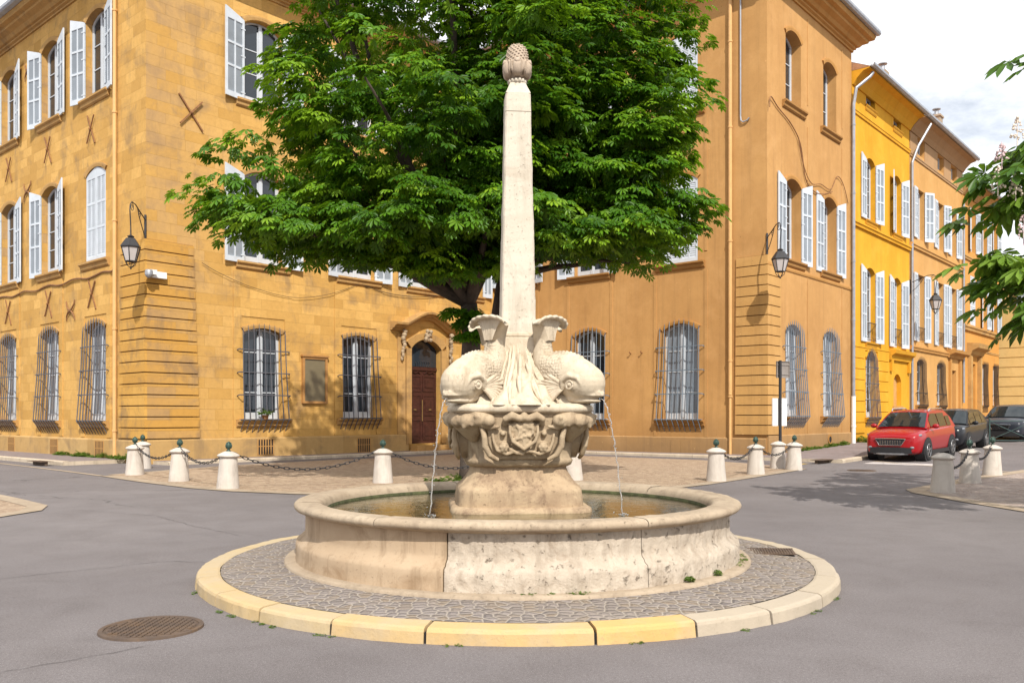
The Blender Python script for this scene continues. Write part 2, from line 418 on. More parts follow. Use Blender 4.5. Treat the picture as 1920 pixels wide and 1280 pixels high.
# ------------------------------------------------------------------ camera, light, sky
CAMH = 1.45
cam = bpy.data.objects.new('camera', bpy.data.cameras.new('camera')); COL.objects.link(cam)
cam.location = (0, 0, CAMH); cam.rotation_euler = (R(90), 0, 0)
cam.data.sensor_width = 36; cam.data.lens = 36*1620/1920
cam.data.shift_y = 140/1920; cam.data.clip_end = 2000; cam.data.clip_start = .05
S.camera = cam
S.view_settings.view_transform = 'Standard'; S.view_settings.look = 'None'
S.view_settings.exposure = .24; S.view_settings.gamma = 1
SUN_AZ, SUN_EL = R(166), R(44)            # clockwise from +Y
tosun = Vector((math.sin(SUN_AZ)*math.cos(SUN_EL), math.cos(SUN_AZ)*math.cos(SUN_EL), math.sin(SUN_EL)))
sl = bpy.data.lights.new('sun', 'SUN'); sl.energy = 4.6; sl.angle = R(.5); sl.color = (1, .95, .86)
so = bpy.data.objects.new('sun', sl); COL.objects.link(so)
so.rotation_euler = tosun.to_track_quat('Z', 'Y').to_euler(); so.location = (0, 0, 40)
W = bpy.data.worlds.new('World'); S.world = W; W.use_nodes = True
nt = W.node_tree; bg = nt.nodes['Background']
sky = N(nt, 'ShaderNodeTexSky', sky_type='NISHITA', sun_disc=False, sun_elevation=SUN_EL, sun_rotation=SUN_AZ, air_density=1.0, dust_density=1.5)
tc = nt.nodes.new('ShaderNodeTexCoord')
mp = N(nt, 'ShaderNodeMapping', {'Vector': tc.outputs['Generated'], 'Scale': (1, 1, 2.6), 'Location': (.3, .1, .15)})
c1 = noise(nt, mp.outputs[0], 2.3, 8, .6, dist=.4); c2 = noise(nt, mp.outputs[0], 7, 6, .65)
f = ramp(nt, mth(nt, 'ADD', mth(nt, 'MULTIPLY', c1, .8), mth(nt, 'MULTIPLY', c2, .2)), .28, .50)
shade = ramp(nt, c2, .3, .7, (12.4, 12.9, 13.7), (14, 14, 14.2))
nt.links.new(mix(nt, f, sky.outputs[0], shade), bg.inputs[0])
bg.inputs[1].default_value = .085
S.cycles.max_bounces = 7; S.cycles.diffuse_bounces = 3; S.cycles.glossy_bounces = 3; S.cycles.transparent_max_bounces = 8
S.cycles.caustics_reflective = False; S.cycles.caustics_refractive = False
S.cycles.use_adaptive_sampling = True; S.cycles.sample_clamp_indirect = 6
try:
    S.cycles.use_denoising = True; S.cycles.denoiser = 'OPENIMAGEDENOISE'
except Exception: pass

# ------------------------------------------------------------------ the street plan
UX, UY = .6565, .7543                      # along the two sunny fronts, away and to the right
ANG = math.atan2(UY, UX)
PLx, PLy = (273-960)/1620*26.0, 26.0       # near corner of the stone building
PRx, PRy = 8.719, 29.55                    # near corner of the plaster building
def PR_(s, l=0): return (PRx + UX*s + UY*l, PRy + UY*s - UX*l)      # l: out into the street
def PL_(s, l=0): return (PLx + UX*s + UY*l, PLy + UY*s - UX*l)
def rise(x, y):
    s = (x-PRx)*UX + (y-PRy)*UY
    l = (x-PRx)*UY - (y-PRy)*UX
    if l < -3: return 0.0
    t = max(0.0, s + 1.5)
    return .03*min(t*t/(t+2.0), 75.0)
FX, FY = .05, 8.36                         # fountain axis

def grid_axis(lo, hi, f0, f1, step, far):
    a = list(np.arange(lo, f0, far)) + list(np.arange(f0, f1, step)) + list(np.arange(f1, hi+.1, far))
    return a
xs = grid_axis(-420, 420, -40, 60, 2.0, 20); ys = grid_axis(-300, 500, -20, 90, 2.0, 20)
g = MB(); nx = len(xs)
g.v = [(x, y, rise(x, y)) for y in ys for x in xs]
for j in range(len(ys)-1):
    for i in range(nx-1):
        g.f.append((j*nx+i, j*nx+i+1, (j+1)*nx+i+1, (j+1)*nx+i)); g.m.append(0)
struct(g.build('road', MT['asphalt'], smooth=True))

def sheet(name, pts, z, m, h=0.0):
    b = MB(); n = len(pts)
    top = [(x, y, z + h) for x, y in pts]
    b.add(top, [tuple(range(n))])
    if h: 
        for i in range(n):
            j = (i+1) % n
            b.quad((*pts[i], 0), (*pts[j], 0), top[j], top[i])
    return struct(b.build(name, m))
def offset_strip(name, pts, wdt, z, m):
    b = MB(); inner = []
    for i, p in enumerate(pts):
        a = Vector(pts[max(0, i-1)]); c = Vector(pts[min(len(pts)-1, i+1)])
        d = (c-a).normalized(); n = Vector((-d.y, d.x)); inner.append(Vector(p)+n*wdt)
    for i in range(len(pts)-1):
        b.quad((*pts[i], z), (*pts[i+1], z), (*inner[i+1], z), (*inner[i], z))
    return struct(b.build(name, m))
front = [(-9.9,20.8),(-8.1,18.9),(-6.55,17.4),(-5.41,16.6),(-4.0,16.0),(-2.2,15.6),(-.4,15.5),(1.4,15.95),(3.0,17.0),(4.2,18.3),(5.6,20.2),(6.9,22.0),(8.1,23.7)]
plaza = front + [(7.3,26.4), PR_(-2.4, -1.2), PR_(-2.6, -10.0), (-.6,34.5), PL_(8, 2.4), PL_(3.2, 2.4), (-9.2,23.4)]
sheet('plaza', plaza, .008, MT['cob_p'])
offset_strip('plaza_edging', front, .34, .013, MT['edge'])
rightp = [(13.92,23.4),(10.6,20.2),(7.75,17.0),(7.55,16.3),(7.6,14.5),(7.75,12.9),(8.4,10.5),(10.2,7.6),(16,3),(30,10),(26,24),(18,28)]
sheet('right_plaza', rightp, .008, MT['cob_r'])
offset_strip('right_plaza_edging', rightp[:7], .36, .013, MT['edge'])
leftp = [(-14,19.9),(-8.87,14.96),(-7.75,13.8),(-7.5,13.2),(-7.6,12.5),(-8.2,11.2),(-10,9),(-20,6),(-26,14)]
sheet('left_plaza', leftp, .008, MT['cob_p'])
offset_strip('left_plaza_edging', leftp[:6], .3, .013, MT['edge'])
# gutter lines of pale setts
def gutter(name, pts, wdt, m='edge'):
    b = MB()
    for i in range(len(pts)-1):
        a, c = Vector(pts[i]), Vector(pts[i+1]); d = (c-a); L = d.length; d.normalize(); n = Vector((-d.y, d.x))*wdt/2
        k = max(1, int(L/.4))
        for q in range(k):
            p0 = a+d*(L*q/k+.008); p1 = a+d*(L*(q+1)/k-.008)
            z0 = rise(*p0)+.009; z1 = rise(*p1)+.009
            b.quad((*(p0-n), z0), (*(p1-n), z1), (*(p1+n), z1), (*(p0+n), z0))
    return struct(b.build(name, MT[m]))
gutter('gutter', [(-9.9,21.3), PL_(1.2, 2.6), PL_(6, 2.2)], .2)
gutter('gutter', [(-16,26.8),(-11.9,22.9),(-9.95,20.95)], .14)
gutter('gutter', [PR_(-2.6, 7.8), PR_(.2, 3.5)], .18)
# a pale painted bay line and a worn yellow mark by the kerb
def mark(name, s0, s1, l0, l1, m):
    b = MB(); v = []
    for (s, l) in ((s0,l0),(s1,l0),(s1,l1),(s0,l1)):
        x, y = PR_(s, l); v.append((x, y, rise(x, y)+.008))
    b.add(v, [(0,1,2,3)]); return struct(b.build(name, m))
MT['paint_w'] = simple('worn_white_paint', (.46,.42,.40), .8, var=.3, scale=4)
MT['paint_y'] = simple('worn_yellow_paint', (.55,.36,.06), .8, var=.3, scale=6)
mark('parking_marking', -1.1, -.2, 3.6, 5.6, MT['paint_w'])
mark('kerb_marking', -3.3, -2.2, 2.2, 2.35, MT['paint_y'])

def walk(name, base, s0, s1, l0, l1, axis, h=.1, kw=.16, step=2.0):
    """a pavement along a front with a kerb stone at its outer edge"""
    b = MB(); k = MB()
    n = max(1, int((s1-s0)/step)); 
    def P(s, l): return base(s, l) if axis == 0 else base(-l, -s)
    for i in range(n):
        a, c = s0+(s1-s0)*i/n, s0+(s1-s0)*(i+1)/n
        def q(s, l, dz): x, y = P(s, l); return (x, y, rise(x, y)+dz)
        b.quad(q(a,l0,h), q(c,l0,h), q(c,l1-kw,h), q(a,l1-kw,h))
        e = .006
        k.quad(q(a+e,l1-kw,h+.003), q(c-e,l1-kw,h+.003), q(c-e,l1-.02,h+.003), q(a+e,l1-.02,h+.003))
        k.quad(q(a+e,l1-.02,h+.003), q(c-e,l1-.02,h+.003), q(c-e,l1,h-.02), q(a+e,l1,h-.02))
        k.quad(q(a+e,l1,h-.02), q(c-e,l1,h-.02), q(c-e,l1,-.05), q(a+e,l1,-.05))
    for (s) in (s0, s1):
        x0, y0 = P(s, l0); x1, y1 = P(s, l1)
        k.quad((x0,y0,rise(x0,y0)-.05),(x1,y1,rise(x1,y1)-.05),(x1,y1,rise(x1,y1)+h-.001),(x0,y0,rise(x0,y0)+h-.001))
    struct(b.build(name, MT['pave'])); struct(k.build('kerb', MT['kerbstone']))
walk('pavement', PL_, 0.2, 15.6, -.05, 1.0, 0, .1, .3)                    # along the stone front
walk('pavement', PR_, .2, 12.5, -.05, 1.1, 1, .1, .3)                     # along the plaster front (axis 1: s runs along w)
walk('pavement', PR_, -1.3, 70, -.05, 3.05, 0, .11, .2)                   # street to the right
walk('pavement', PL_, 1.2, 40, -.05, 1.9, 1, .12, .2)                     # street to the left

# cobbled island with its ring of kerb stones
isl = MB()
isl.lathe([(2.72,.103),(2.5,.118),(2.05,.138)], 96, (FX,FY))
struct(isl.build('island_cobbles', MT['cob_i'], smooth=True))
def kerbcol(name):
    m, nt, b = newmat(name)
    at = N(nt, 'ShaderNodeAttribute', attribute_name='leaf_random')
    v = coords(nt); n1 = noise(nt, v, 3, 6, .65); n2 = noise(nt, v, 30, 4, .7)
    c = mix(nt, ramp(nt, at.outputs['Fac'], 0, .5), (.38,.32,.25), (.43,.325,.18))
    c = mix(nt, ramp(nt, at.outputs['Fac'], .5, 1), c, (.52,.325,.115))
    c = mix(nt, mth(nt, 'MULTIPLY', ramp(nt, n1, .42, .7), .55), c, (.40,.335,.25))
    c = mix(nt, mth(nt, 'MULTIPLY', ramp(nt, n2, .58, .72), .4), c, (.22,.17,.12))
    setc(nt, b.inputs['Base Color'], c); b.inputs['Roughness'].default_value = .8
    bump(nt, b, mth(nt, 'ADD', n1, mth(nt, 'MULTIPLY', n2, .5)), .7, .01)
    return m
MT['kerb_i'] = kerbcol('island_kerb_stone')
kb = MB(); att = []
# joints seen from the camera at these angles (degrees, 270 = towards the camera)
joints = [150,170,188,203,217.5,231,244.5,258,279.5,293.5,307,322,338,356]
ang = joints + [joints[-1]+ (510-joints[-1])*i/8 for i in range(1, 8)]
ang.append(ang[0]+360)
vals = [.5,.45,.55,.6,.62,.5,.7,.78,.98,.06,.03,.08,.05,.1] + [.25]*8
hue = vals
for i in range(len(ang)-1):
    a0, a1 = R(ang[i]), R(ang[i+1]); g_ = .0032
    n0 = len(kb.f)
    dr = random.uniform(-.006, .006); dz = random.uniform(-.004, .004)
    pr = [(2.725,.0),(2.725,.104+dz),(2.745,.109+dz),(2.885+dr,.102+dz),(2.908+dr,.093+dz),(2.918+dr,.075),(2.925+dr,-.02)]
    a0 += g_; a1 -= g_
    kb.lathe(pr, 26, (FX,FY), a0, a1)
    for a in (a0, a1):
        kb.add([(FX+r*math.cos(a), FY+r*math.sin(a), z) for r, z in pr], [tuple(range(len(pr)))])
    att += [hue[i]]*(len(kb.f)-n0)
def rough_kerb(p):
    x, y, z = p; r = math.hypot(x-FX, y-FY); q = .010*mn_.noise(Vector((x*3, y*3, z*8)))+.006*mn_.noise(Vector((x*11, y*11, z*14)))
    return (FX+(x-FX)*(1+q/r), FY+(y-FY)*(1+q/r), z+q*.5)
from mathutils import noise as mn_
kb.v = [rough_kerb(p) for p in kb.v]
ko = kb.build('island_kerb', MT['kerb_i'])
a_ = ko.data.attributes.new('leaf_random', 'FLOAT', 'FACE'); a_.data.foreach_set('value', att)
struct(ko)
jl = MB(); jl.lathe([(2.73,.075),(2.905,.068),(2.905,-.02)], 96, (FX,FY)); struct(jl.build('island_kerb_bed', MT['hollow']))

# iron covers in the ground
def cover(name, x, y, r, label, z=.007, sy=1.0):
    b = MB(); b.lathe([(0,z+.006),(r*.86,z+.006),(r*.87,z),(r*.9,z),(r*.91,z+.008),(r,z+.008),(r*1.01,0)], 40, (0,0))
    for i in range(-7, 8):
        for j in range(-7, 8):
            px, py = i*r*.115, j*r*.115
            if math.hypot(px, py) < r*.82:
                b.box(px-r*.036, px+r*.036, py-r*.036, py+r*.036, z+.0062, z+.013)
    o = b.build(name, MT['cover'], loc=(x, y, rise(x, y))); return tag(o, label, 'manhole cover')
MT['cover'] = carved('rusty_cover_iron', (.075,.055,.045), (.13,.09,.065), (.17,.10,.05), 6, .4, .006, .6, 30)
cover('manhole_cover', -2.46, 5.9, .335, 'rusty round manhole cover with raised studs in the asphalt near the fountain kerb')
cover('manhole_cover', 9.31, 23.0, .36, 'dark flat manhole cover in the road in front of the red car')
gr = MB()
for i in range(22): gr.box(-.27+i*.0255, -.257+i*.0255, -.17, .17, 0, .007)
for y in (-.185, .17): gr.box(-.285, .295, y, y+.015, 0, .008)
gr.box(-.285, .295, -.165, .165, -.004, .0012)
o = gr.build('drain_grate', MT['cover'], loc=(2.47, 8.5, .1215), smooth=False); o.rotation_euler = (0, -.02, R(-12))
tag(o, 'dark barred drain grate let into the cobbles beside the fountain basin', 'drain grate')
gr2 = MB(); gr2.box(-.45,.45,-.02,.06,-.02,.09); gr2.box(-.5,.5,-.16,.2,.09,.102)
x, y = PL_(-1.9, -4.7); 
o = gr2.build('storm_drain', MT['cover'], loc=(-13.9, 25.5, .03)); o.rotation_euler = (0,0,ANG+PI/2)
tag(o, 'dark storm drain mouth in the kerb of the left pavement', 'storm drain')
x, y = PR_(-1.75, 2.6); o = gr2.copy if False else gr2.build('storm_drain', MT['cover'], loc=(x, y, .02)); o.rotation_euler = (0,0,ANG)
tag(o, 'dark storm drain slab at the kerb end ahead of the red car', 'storm drain')

# hairline cracks in the asphalt
def crack(pts, wd):
    b = MB(); P = []
    g = random.Random(int(wd*1e5)+len(pts)+int(abs(pts[0][0])*100))
    for i in range(len(pts)-1):
        a, c = Vector(pts[i]), Vector(pts[i+1]); n = max(2, int((c-a).length/.06))
        for k in range(n): P.append(a.lerp(c, k/n)+Vector((g.gauss(0,.008), g.gauss(0,.010))))
    P.append(Vector(pts[-1]))
    L = []
    for i, p in enumerate(P):
        d = (P[min(i+1,len(P)-1)]-P[max(0,i-1)]).normalized(); n = Vector((-d.y, d.x)); w = wd*g.uniform(.35,1.15)*min(1, i/4+.1, (len(P)-1-i)/4+.1)
        L += [(*(p-n*w), .0045), (*(p+n*w), .0045)]
    b.add(L, [(2*i, 2*i+1, 2*i+3, 2*i+2) for i in range(len(P)-1)])
    return struct(b.build('road_crack', MT['crackline']))
MT['crackline'] = simple('crack_tar', (.05,.042,.04), .9, var=.3)
crack([(-4.7,7.55),(-4.35,7.9),(-3.9,8.25),(-3.5,8.62),(-3.1,8.6),(-2.95,8.45)], .0045)
crack([(-3.0,4.80),(-2.7,5.05),(-2.45,5.3),(-2.2,5.55)], .0035)
crack([(-6.8,13.4),(-5.2,12.6),(-4.2,11.4),(-3.2,10.4)], .004)
# ------------------------------------------------------------------ facades
def fx(s, off, z): return (s, -off, z)      # fronts along u
def fy(s, off, z): return (-off, s, z)      # fronts along w
def arc(c, w, zs, rise_, n=10):
    """points of a segmental arch from left to right"""
    if rise_ <= 1e-4: return [(c-w/2, zs), (c+w/2, zs)]
    r = (w*w/4 + rise_*rise_)/(2*rise_); th = math.asin(min(1, w/2/r)); zc = zs+rise_-r
    return [(c+r*math.sin(a), zc+r*math.cos(a)) for a in [(-th+2*th*i/n) for i in range(n+1)]]
def front(mb, F, s0, s1, z0, z1, cols, depth=.36, mi=0):
    """wall face with arched openings cut out; cols = [(centre, width, [(zb, zspring, rise), ...])]"""
    cols = sorted(cols); s = s0
    def q(a, b, c, d): mb.quad(F(a,0,c), F(b,0,c), F(b,0,d), F(a,0,d), mi)
    for (c, w, ops) in cols:
        if c-w/2 > s: q(s, c-w/2, z0, z1)
        z = z0
        for (zb, zs, ri) in sorted(ops):
            if zb > z+1e-4: q(c-w/2, c+w/2, z, zb)
            A = arc(c, w, zs, ri); zt = zs+ri+.02
            P = [(c-w/2, zb)] + A + [(c+w/2, zb)]
            if ri > 1e-4:
                mb.add([F(a,0,b) for a, b in A] + [F(c+w/2,0,zt), F(c-w/2,0,zt)], [tuple(range(len(A)+2))], mi)
            else: zt = zs
            for i in range(len(P)):
                a, b = P[i], P[(i+1) % len(P)]
                mb.quad(F(a[0],0,a[1]), F(b[0],0,b[1]), F(b[0],depth,b[1]) if False else F(b[0],-depth,b[1]), F(a[0],-depth,a[1]), mi)
            z = zt
        if z < z1: q(c-w/2, c+w/2, z, z1)
        s = c+w/2
    if s < s1: q(s, s1, z0, z1)
def bx(mb, F, s0, s1, o0, o1, z0, z1, mi=0):
    a = F(s0,o0,z0); b = F(s1,o1,z1)
    mb.box(min(a[0],b[0]), max(a[0],b[0]), min(a[1],b[1]), max(a[1],b[1]), z0, z1, mi)
def profile_run(mb, F, s0, s1, prof, mi=0):
    """moulding: prof = [(off, z)...] extruded along s, with end caps"""
    n = len(prof)
    v = [F(s0, o, z) for o, z in prof] + [F(s1, o, z) for o, z in prof]
    mb.add(v, [(i, i+1, n+i+1, n+i) for i in range(n-1)] + [tuple(range(n)), tuple(range(n, 2*n))], mi)

# ---- window kit: local x along the wall, y into the wall, z up from the opening's foot
def bar(mb, x0, x1, z0, z1, y, t, mi=0): mb.box(x0, x1, y, y+t, z0, z1, mi)
def casement(w, h, ri, rows=4, y=.2, leafcols=1):
    """white wooden frame with two leaves; returns frame MB and pane MB"""
    f = MB(); p = MB(); ft = .075
    A = arc(0, w, h-ri, ri, 10)
    # outer frame along the opening
    pts = [(-w/2, 0)] + A + [(w/2, 0)]
    inn = [(-w/2+ft, ft)] + [(x*(w-2*ft)/w, z-ft) for x, z in A] + [(w/2-ft, ft)]
    n = len(pts)
    for i in range(n):
        j = (i+1) % n
        a, b, c, d = pts[i], pts[j], inn[j], inn[i]
        f.quad((a[0],y,a[1]), (b[0],y,b[1]), (c[0],y,c[1]), (d[0],y,d[1]))
        f.quad((d[0],y,d[1]), (c[0],y,c[1]), (c[0],y+.06,c[1]), (d[0],y+.06,d[1]))
    f.box(-.06, .06, y-.02, y+.05, ft, h-ft-.001)
    hh = h-ri-.05
    for sx in (-1, 1):
        a, b = (.06, w/2-ft) if sx > 0 else (-w/2+ft, -.06)
        f.box(a, a+.045, y+.006, y+.05, ft, h-ri*.6-ft); f.box(b-.045, b, y+.006, y+.05, ft, h-ri-ft)
        f.box(a+.045, b-.045, y+.006, y+.05, ft, ft+.16)
        for k in range(1, rows):
            z = ft+.16+(hh-.16)*k/rows
            f.box(a+.045, b-.045, y+.01, y+.045, z-.016, z+.016)
    pp = [(-w/2+.01, .01)] + [(x*(w-.02)/w, z-.01) for x, z in A] + [(w/2-.01, .01)]
    p.add([(x, y+.035, z) for x, z in pp], [tuple(range(len(pp)))])
    return f, p
def shutter_leaf(lw, h, ri, side, slats=12):
    """louvred leaf; hinge at x=0, opens away along side (+1 right leaf laid open to the right)"""
    m = MB(); t = .045
    ztop = lambda x: h-ri+ri*(x/lw)**.8 if ri else h
    st = .085
    def bx_(x0, x1, z0, z1, a=0, b=t, mi=0):
        x0_, x1_ = sorted((x0*side, x1*side))
        m.box(x0_, x1_, a, b, z0, z1, mi)
    def slab(x0, x1, z0, zt0, zt1):
        X0, X1 = x0*side, x1*side
        v = [(X0,0,z0),(X1,0,z0),(X1,t,z0),(X0,t,z0),(X0,0,zt0),(X1,0,zt1),(X1,t,zt1),(X0,t,zt0)]
        m.add(v, [(0,3,2,1),(4,5,6,7),(0,1,5,4),(1,2,6,5),(2,3,7,6),(3,0,4,7)])
    slab(0, st, 0, ztop(0), ztop(st)); slab(lw-st, lw, 0, ztop(lw-st), ztop(lw))
    slab(st, lw-st, h-ri-.13, ztop(st), ztop(lw-st))
    bx_(st, lw-st, 0, .17)
    bx_(lw/2-.03, lw/2+.03, .17, h-ri-.13, .004, t-.004)
    zs = [.17, .17+(h-ri-.30)*.36, .17+(h-ri-.30)*.68, h-ri-.13]
    for z in zs[1:3]: bx_(st, lw-st, z-.035, z+.035, .002, t-.002)
    for i in range(3):
        a, b = zs[i]+(.035 if i else 0), zs[i+1]-(.035 if i < 2 else 0)
        for (x0, x1) in ((st, lw/2-.03), (lw/2+.03, lw-st)):
            X0, X1 = sorted((x0*side, x1*side)); dz = (b-a)/slats
            for k in range(slats):
                z = a+dz*k
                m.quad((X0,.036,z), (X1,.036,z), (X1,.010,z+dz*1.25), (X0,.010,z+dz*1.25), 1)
    for z in (.25, h*.5, h-ri-.3):           # strap hinges
        bx_(-.03, .16, z-.02, z+.02, -.008, .0)
    return m
def grille(w, z0, z1, ri, nb=9, out=.30, hb=4, ext=.16):
    """bowed iron window guard: uprights with spiked tops, rails returning to the wall"""
    m = MB(); W2 = w/2+ext
    zt = z1-z0
    A = dict()
    for i in range(nb):
        x = -W2+2*W2*i/(nb-1)
        top = zt+.16-(ri*(x/W2)**2)
        fan = 1-.06
        pts = [(x*fan, -.07, top), (x*fan, -.085, top-.18), (x*.96, -out*.55, top*.55), (x, -out, .18), (x, -out-.015, -.02), (x, -out+.06, -.12), (x, -.05, -.34), (x, .0, -.44)]
        m.tube(pts, [.005,.018,.018,.018,.018,.018,.016,.008], 5)
    for k in range(hb):
        z = zt*(.02+.245*k) if k else .0
        f = z/zt; o = -(out*(1-.72*f)) + .012
        if k == hb: o = -.1
        e = W2+.13
        m.tube([(-e, 0, z-.05), (-e, o*.6, z-.01), (-e+.03, o, z), (e-.03, o, z), (e, o*.6, z-.01), (e, 0, z-.05)], .019, 5)
    # flat curved band following the arch
    return m
def sill_mb(w, prj=.15, ext=.3, th=.12):
    m = MB(); e = w/2+ext
    prof = [(0,0),(prj,0),(prj,-th*.5),(prj*.8,-th*.75),(prj*.55,-th),(prj*.5,-th*1.7),(prj*.22,-th*2.1),(0,-th*2.1)]
    profile_run(m, lambda s, o, z: (s, -o, z), -e, e, prof); return m
def hood_mb(w, h, ri, t=.13, prj=.05):
    """raised moulding round the head of an opening"""
    m = MB(); A = arc(0, w, h-ri, ri, 12); B = [(x*(w+2*t)/w, z+t) for x, z in A]
    for i in range(len(A)-1):
        a, b, c, d = A[i], A[i+1], B[i+1], B[i]
        m.quad((a[0],-prj*.6,a[1]), (b[0],-prj*.6,b[1]), (.5*(b[0]+c[0]),-prj,.35*b[1]+.65*c[1]), (.5*(a[0]+d[0]),-prj,.35*a[1]+.65*d[1]))
        m.quad((.5*(b[0]+c[0]),-prj,.35*b[1]+.65*c[1]), (.5*(a[0]+d[0]),-prj,.35*a[1]+.65*d[1]), (d[0],-prj,d[1]), (c[0],-prj,c[1]))
        m.quad((a[0],0,a[1]), (b[0],0,b[1]), (b[0],-prj*.6,b[1]), (a[0],-prj*.6,a[1]))
        m.quad((d[0],0,d[1]), (c[0],0,c[1]), (c[0],-prj,c[1]), (d[0],-prj,d[1]))
    for (a, d) in ((A[0], B[0]), (A[-1], B[-1])):
        m.quad((a[0],0,a[1]), (d[0],0,d[1]), (d[0],-prj,d[1]), (a[0],-prj*.6,a[1]))
    return m
def make_window(parent, w, h, ri, shutters=None, guard=None, sill='trim_l', hood=None, rows=4, pane='pane', yfr=.2, open_deg=168, lw=None, sillprj=.15, iron='iron', slats=12, sill_ext=.3, hang=0.0):
    """window frame as a part with its pane, sill, shutters and guard as sub-parts"""
    f, p = casement(w, h, ri, rows, yfr)
    o = f.build('window', MT['white'], parent)
    p.build('pane', MT[pane], o)
    if sill: sill_mb(w, prj=sillprj, ext=sill_ext).build('sill', MT[sill], o)
    if hood: hood_mb(w, h, ri).build('head_moulding', MT[hood], o)
    if guard:
        grille(w, 0, h, ri, **guard).build('window_guard', MT[iron], o)
    if shutters:
        lw = lw or w/2
        for side in (-1, 1):
            d = shutters if not isinstance(shutters, tuple) else shutters[0 if side < 0 else 1]
            if d is None: continue
            # leaf built as laid open; closed = turned back over the opening
            leaf = shutter_leaf(lw, h+.02+hang, ri, side, slats)
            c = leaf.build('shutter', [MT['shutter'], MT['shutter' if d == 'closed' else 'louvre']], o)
            c.location = (side*(w/2+.005), -.055, -hang)
            c.rotation_euler = (0, 0, 0)
            if d == 'closed':
                c.rotation_euler = (0, 0, PI); c.location = (side*(w/2-.004), .05, -hang)
            else:
                c.rotation_euler = (0, 0, -side*R(180-d))
    return o
def place(win, F, s, z):
    """stand a window in its opening; fronts along w are turned a quarter"""
    a = F(s, 0, z); win.location = a
    win.rotation_euler = (0, 0, 0 if F is fx else -PI/2)
    return win
def roof_hip(mb, x0, x1, y0, y1, z, h, e=.0):
    cx0, cx1 = x0+(y1-y0)/2, x1-(y1-y0)/2
    if cx0 > cx1: cx0 = cx1 = (x0+x1)/2
    cy = (y0+y1)/2
    v = [(x0,y0,z),(x1,y0,z),(x1,y1,z),(x0,y1,z),(cx0,cy,z+h),(cx1,cy,z+h)]
    mb.add(v, [(0,1,5,4),(1,2,5),(2,3,4,5),(3,0,4),(3,2,1,0)])
def quoin(parent, name, sx, sy, z0, z1, n, m, flare=.15, prj=.05, gap=.036):
    """corner pier of grooved courses on both fronts of the corner (local origin at the corner)"""
    b = MB(); h = (z1-z0)/n
    for i in range(n):
        f = 1-i/n
        a = z0+h*i+gap/2; c = z0+h*(i+1)-gap/2
        wx, wy = sx+flare*f, sy+flare*f*.5
        p = prj + .03*f
        v = []
        for z in (a, c):
            v += [(-p,-p,z),(wx,-p,z),(wx,.02,z),(.02,.02,z),(.02,wy,z),(-p,wy,z)]
        b.add(v, [(5,4,3,2,1,0),(6,7,8,9,10,11)]+[(k,(k+1) % 6,6+(k+1) % 6,6+k) for k in range(6)])
    v = []
    for z in (z0, z1): v += [(-.004,-.004,z),(sx+.0,-.004,z),(sx,.01,z),(.01,.01,z),(.01,sy,z),(-.004,sy,z)]
    k = MB(); k.add(v, [(5,4,3,2,1,0),(6,7,8,9,10,11)]+[(q,(q+1) % 6,6+(q+1) % 6,6+q) for q in range(6)])
    o = b.build(name, MT[m], parent)
    k.build('groove_backing', MT['groove'], o)
    return o
MT['groove'] = simple('dark_joint_stone', (.17,.08,.03), .95)  # dark brown backing seen in the gaps between the pier courses

# ================================================================== stone building on the left
LB = empty('stone_mansion', (PLx, PLy, 0), ANG, 'ochre cut stone mansion with X shaped wall ties and a carved arched doorway', 'building')
Hl = 15.75; LA, LBD = 15.64, 24.0
colsA = [(4.05,1.46,[(1.34,4.26,.16),(6.55,9.38,.24),(11.88,14.42,.24)]),
         (8.12,1.46,[(1.38,4.26,.16),(6.55,9.38,.24),(11.88,14.42,.24)]),
         (11.5,1.62,[(.36,4.12,.38),(6.55,9.38,.24),(11.88,14.42,.24)]),
         (14.35,1.0,[(6.55,9.38,.2),(11.88,14.42,.2)])]
colsB = [(t,1.46,[(1.3,4.28,.24),(6.52,9.36,.24),(11.92,14.5,.24)]) for t in (3.42,7.12,11.05,15.0,19.0)]
w_ = MB()
front(w_, fx, 0, LA, -.2, Hl, colsA); front(w_, fy, 0, LBD, -.2, Hl, colsB)
w_.quad((0,LBD,-.2),(LA,LBD,-.2),(LA,LBD,Hl),(0,LBD,Hl)); w_.quad((LA,0,-.2),(LA,LBD,-.2),(LA,LBD,Hl),(LA,0,Hl))
w_.build('wall', MT['ashlar'], LB)
# back of the rooms, so that nothing shows through
pl = MB()
for (s0, s1) in ((.02, 10.55), (12.45, LA)): profile_run(pl, fx, s0, s1, [(0,-.1),(.07,-.1),(.07,.70),(.03,.75),(0,.75)])
profile_run(pl, fy, .02, LBD, [(0,-.1),(.07,-.1),(.07,.68),(.03,.73),(0,.73)])
pl.build('plinth', MT['plinth_l'], LB)
# flat raised strips framing each bay between the storeys
def strip(root, F, m, *a):
    q = MB(); bx(q, F, *a); return q.build('bay_strip', MT[m], root)
for F, cs in ((fx, (4.05, 8.12)), (fy, (3.42, 7.12, 11.05))):
    for c in cs:
        for sd in (-1, 1): strip(LB, F, 'ashlar', c+sd*.975-.145, c+sd*.975+.145, 0, .025, .76, 6.22)
        strip(LB, F, 'ashlar', c-.8299, c+.8299, 0, .0248, 4.75, 6.219)
co = MB()
cor = [(o, 15.5+(z-15.55)*.46) for o, z in ((0,15.55),(.06,15.55),(.06,15.68),(.14,15.74),(.14,15.86),(.22,15.9),(.32,16.1),(.5,16.26),(.52,16.42),(.68,16.5),(.72,16.72),(.74,16.8),(0,16.85))]
profile_run(co, fx, -.0, LA, cor); profile_run(co, fy, -.0, LBD, cor)

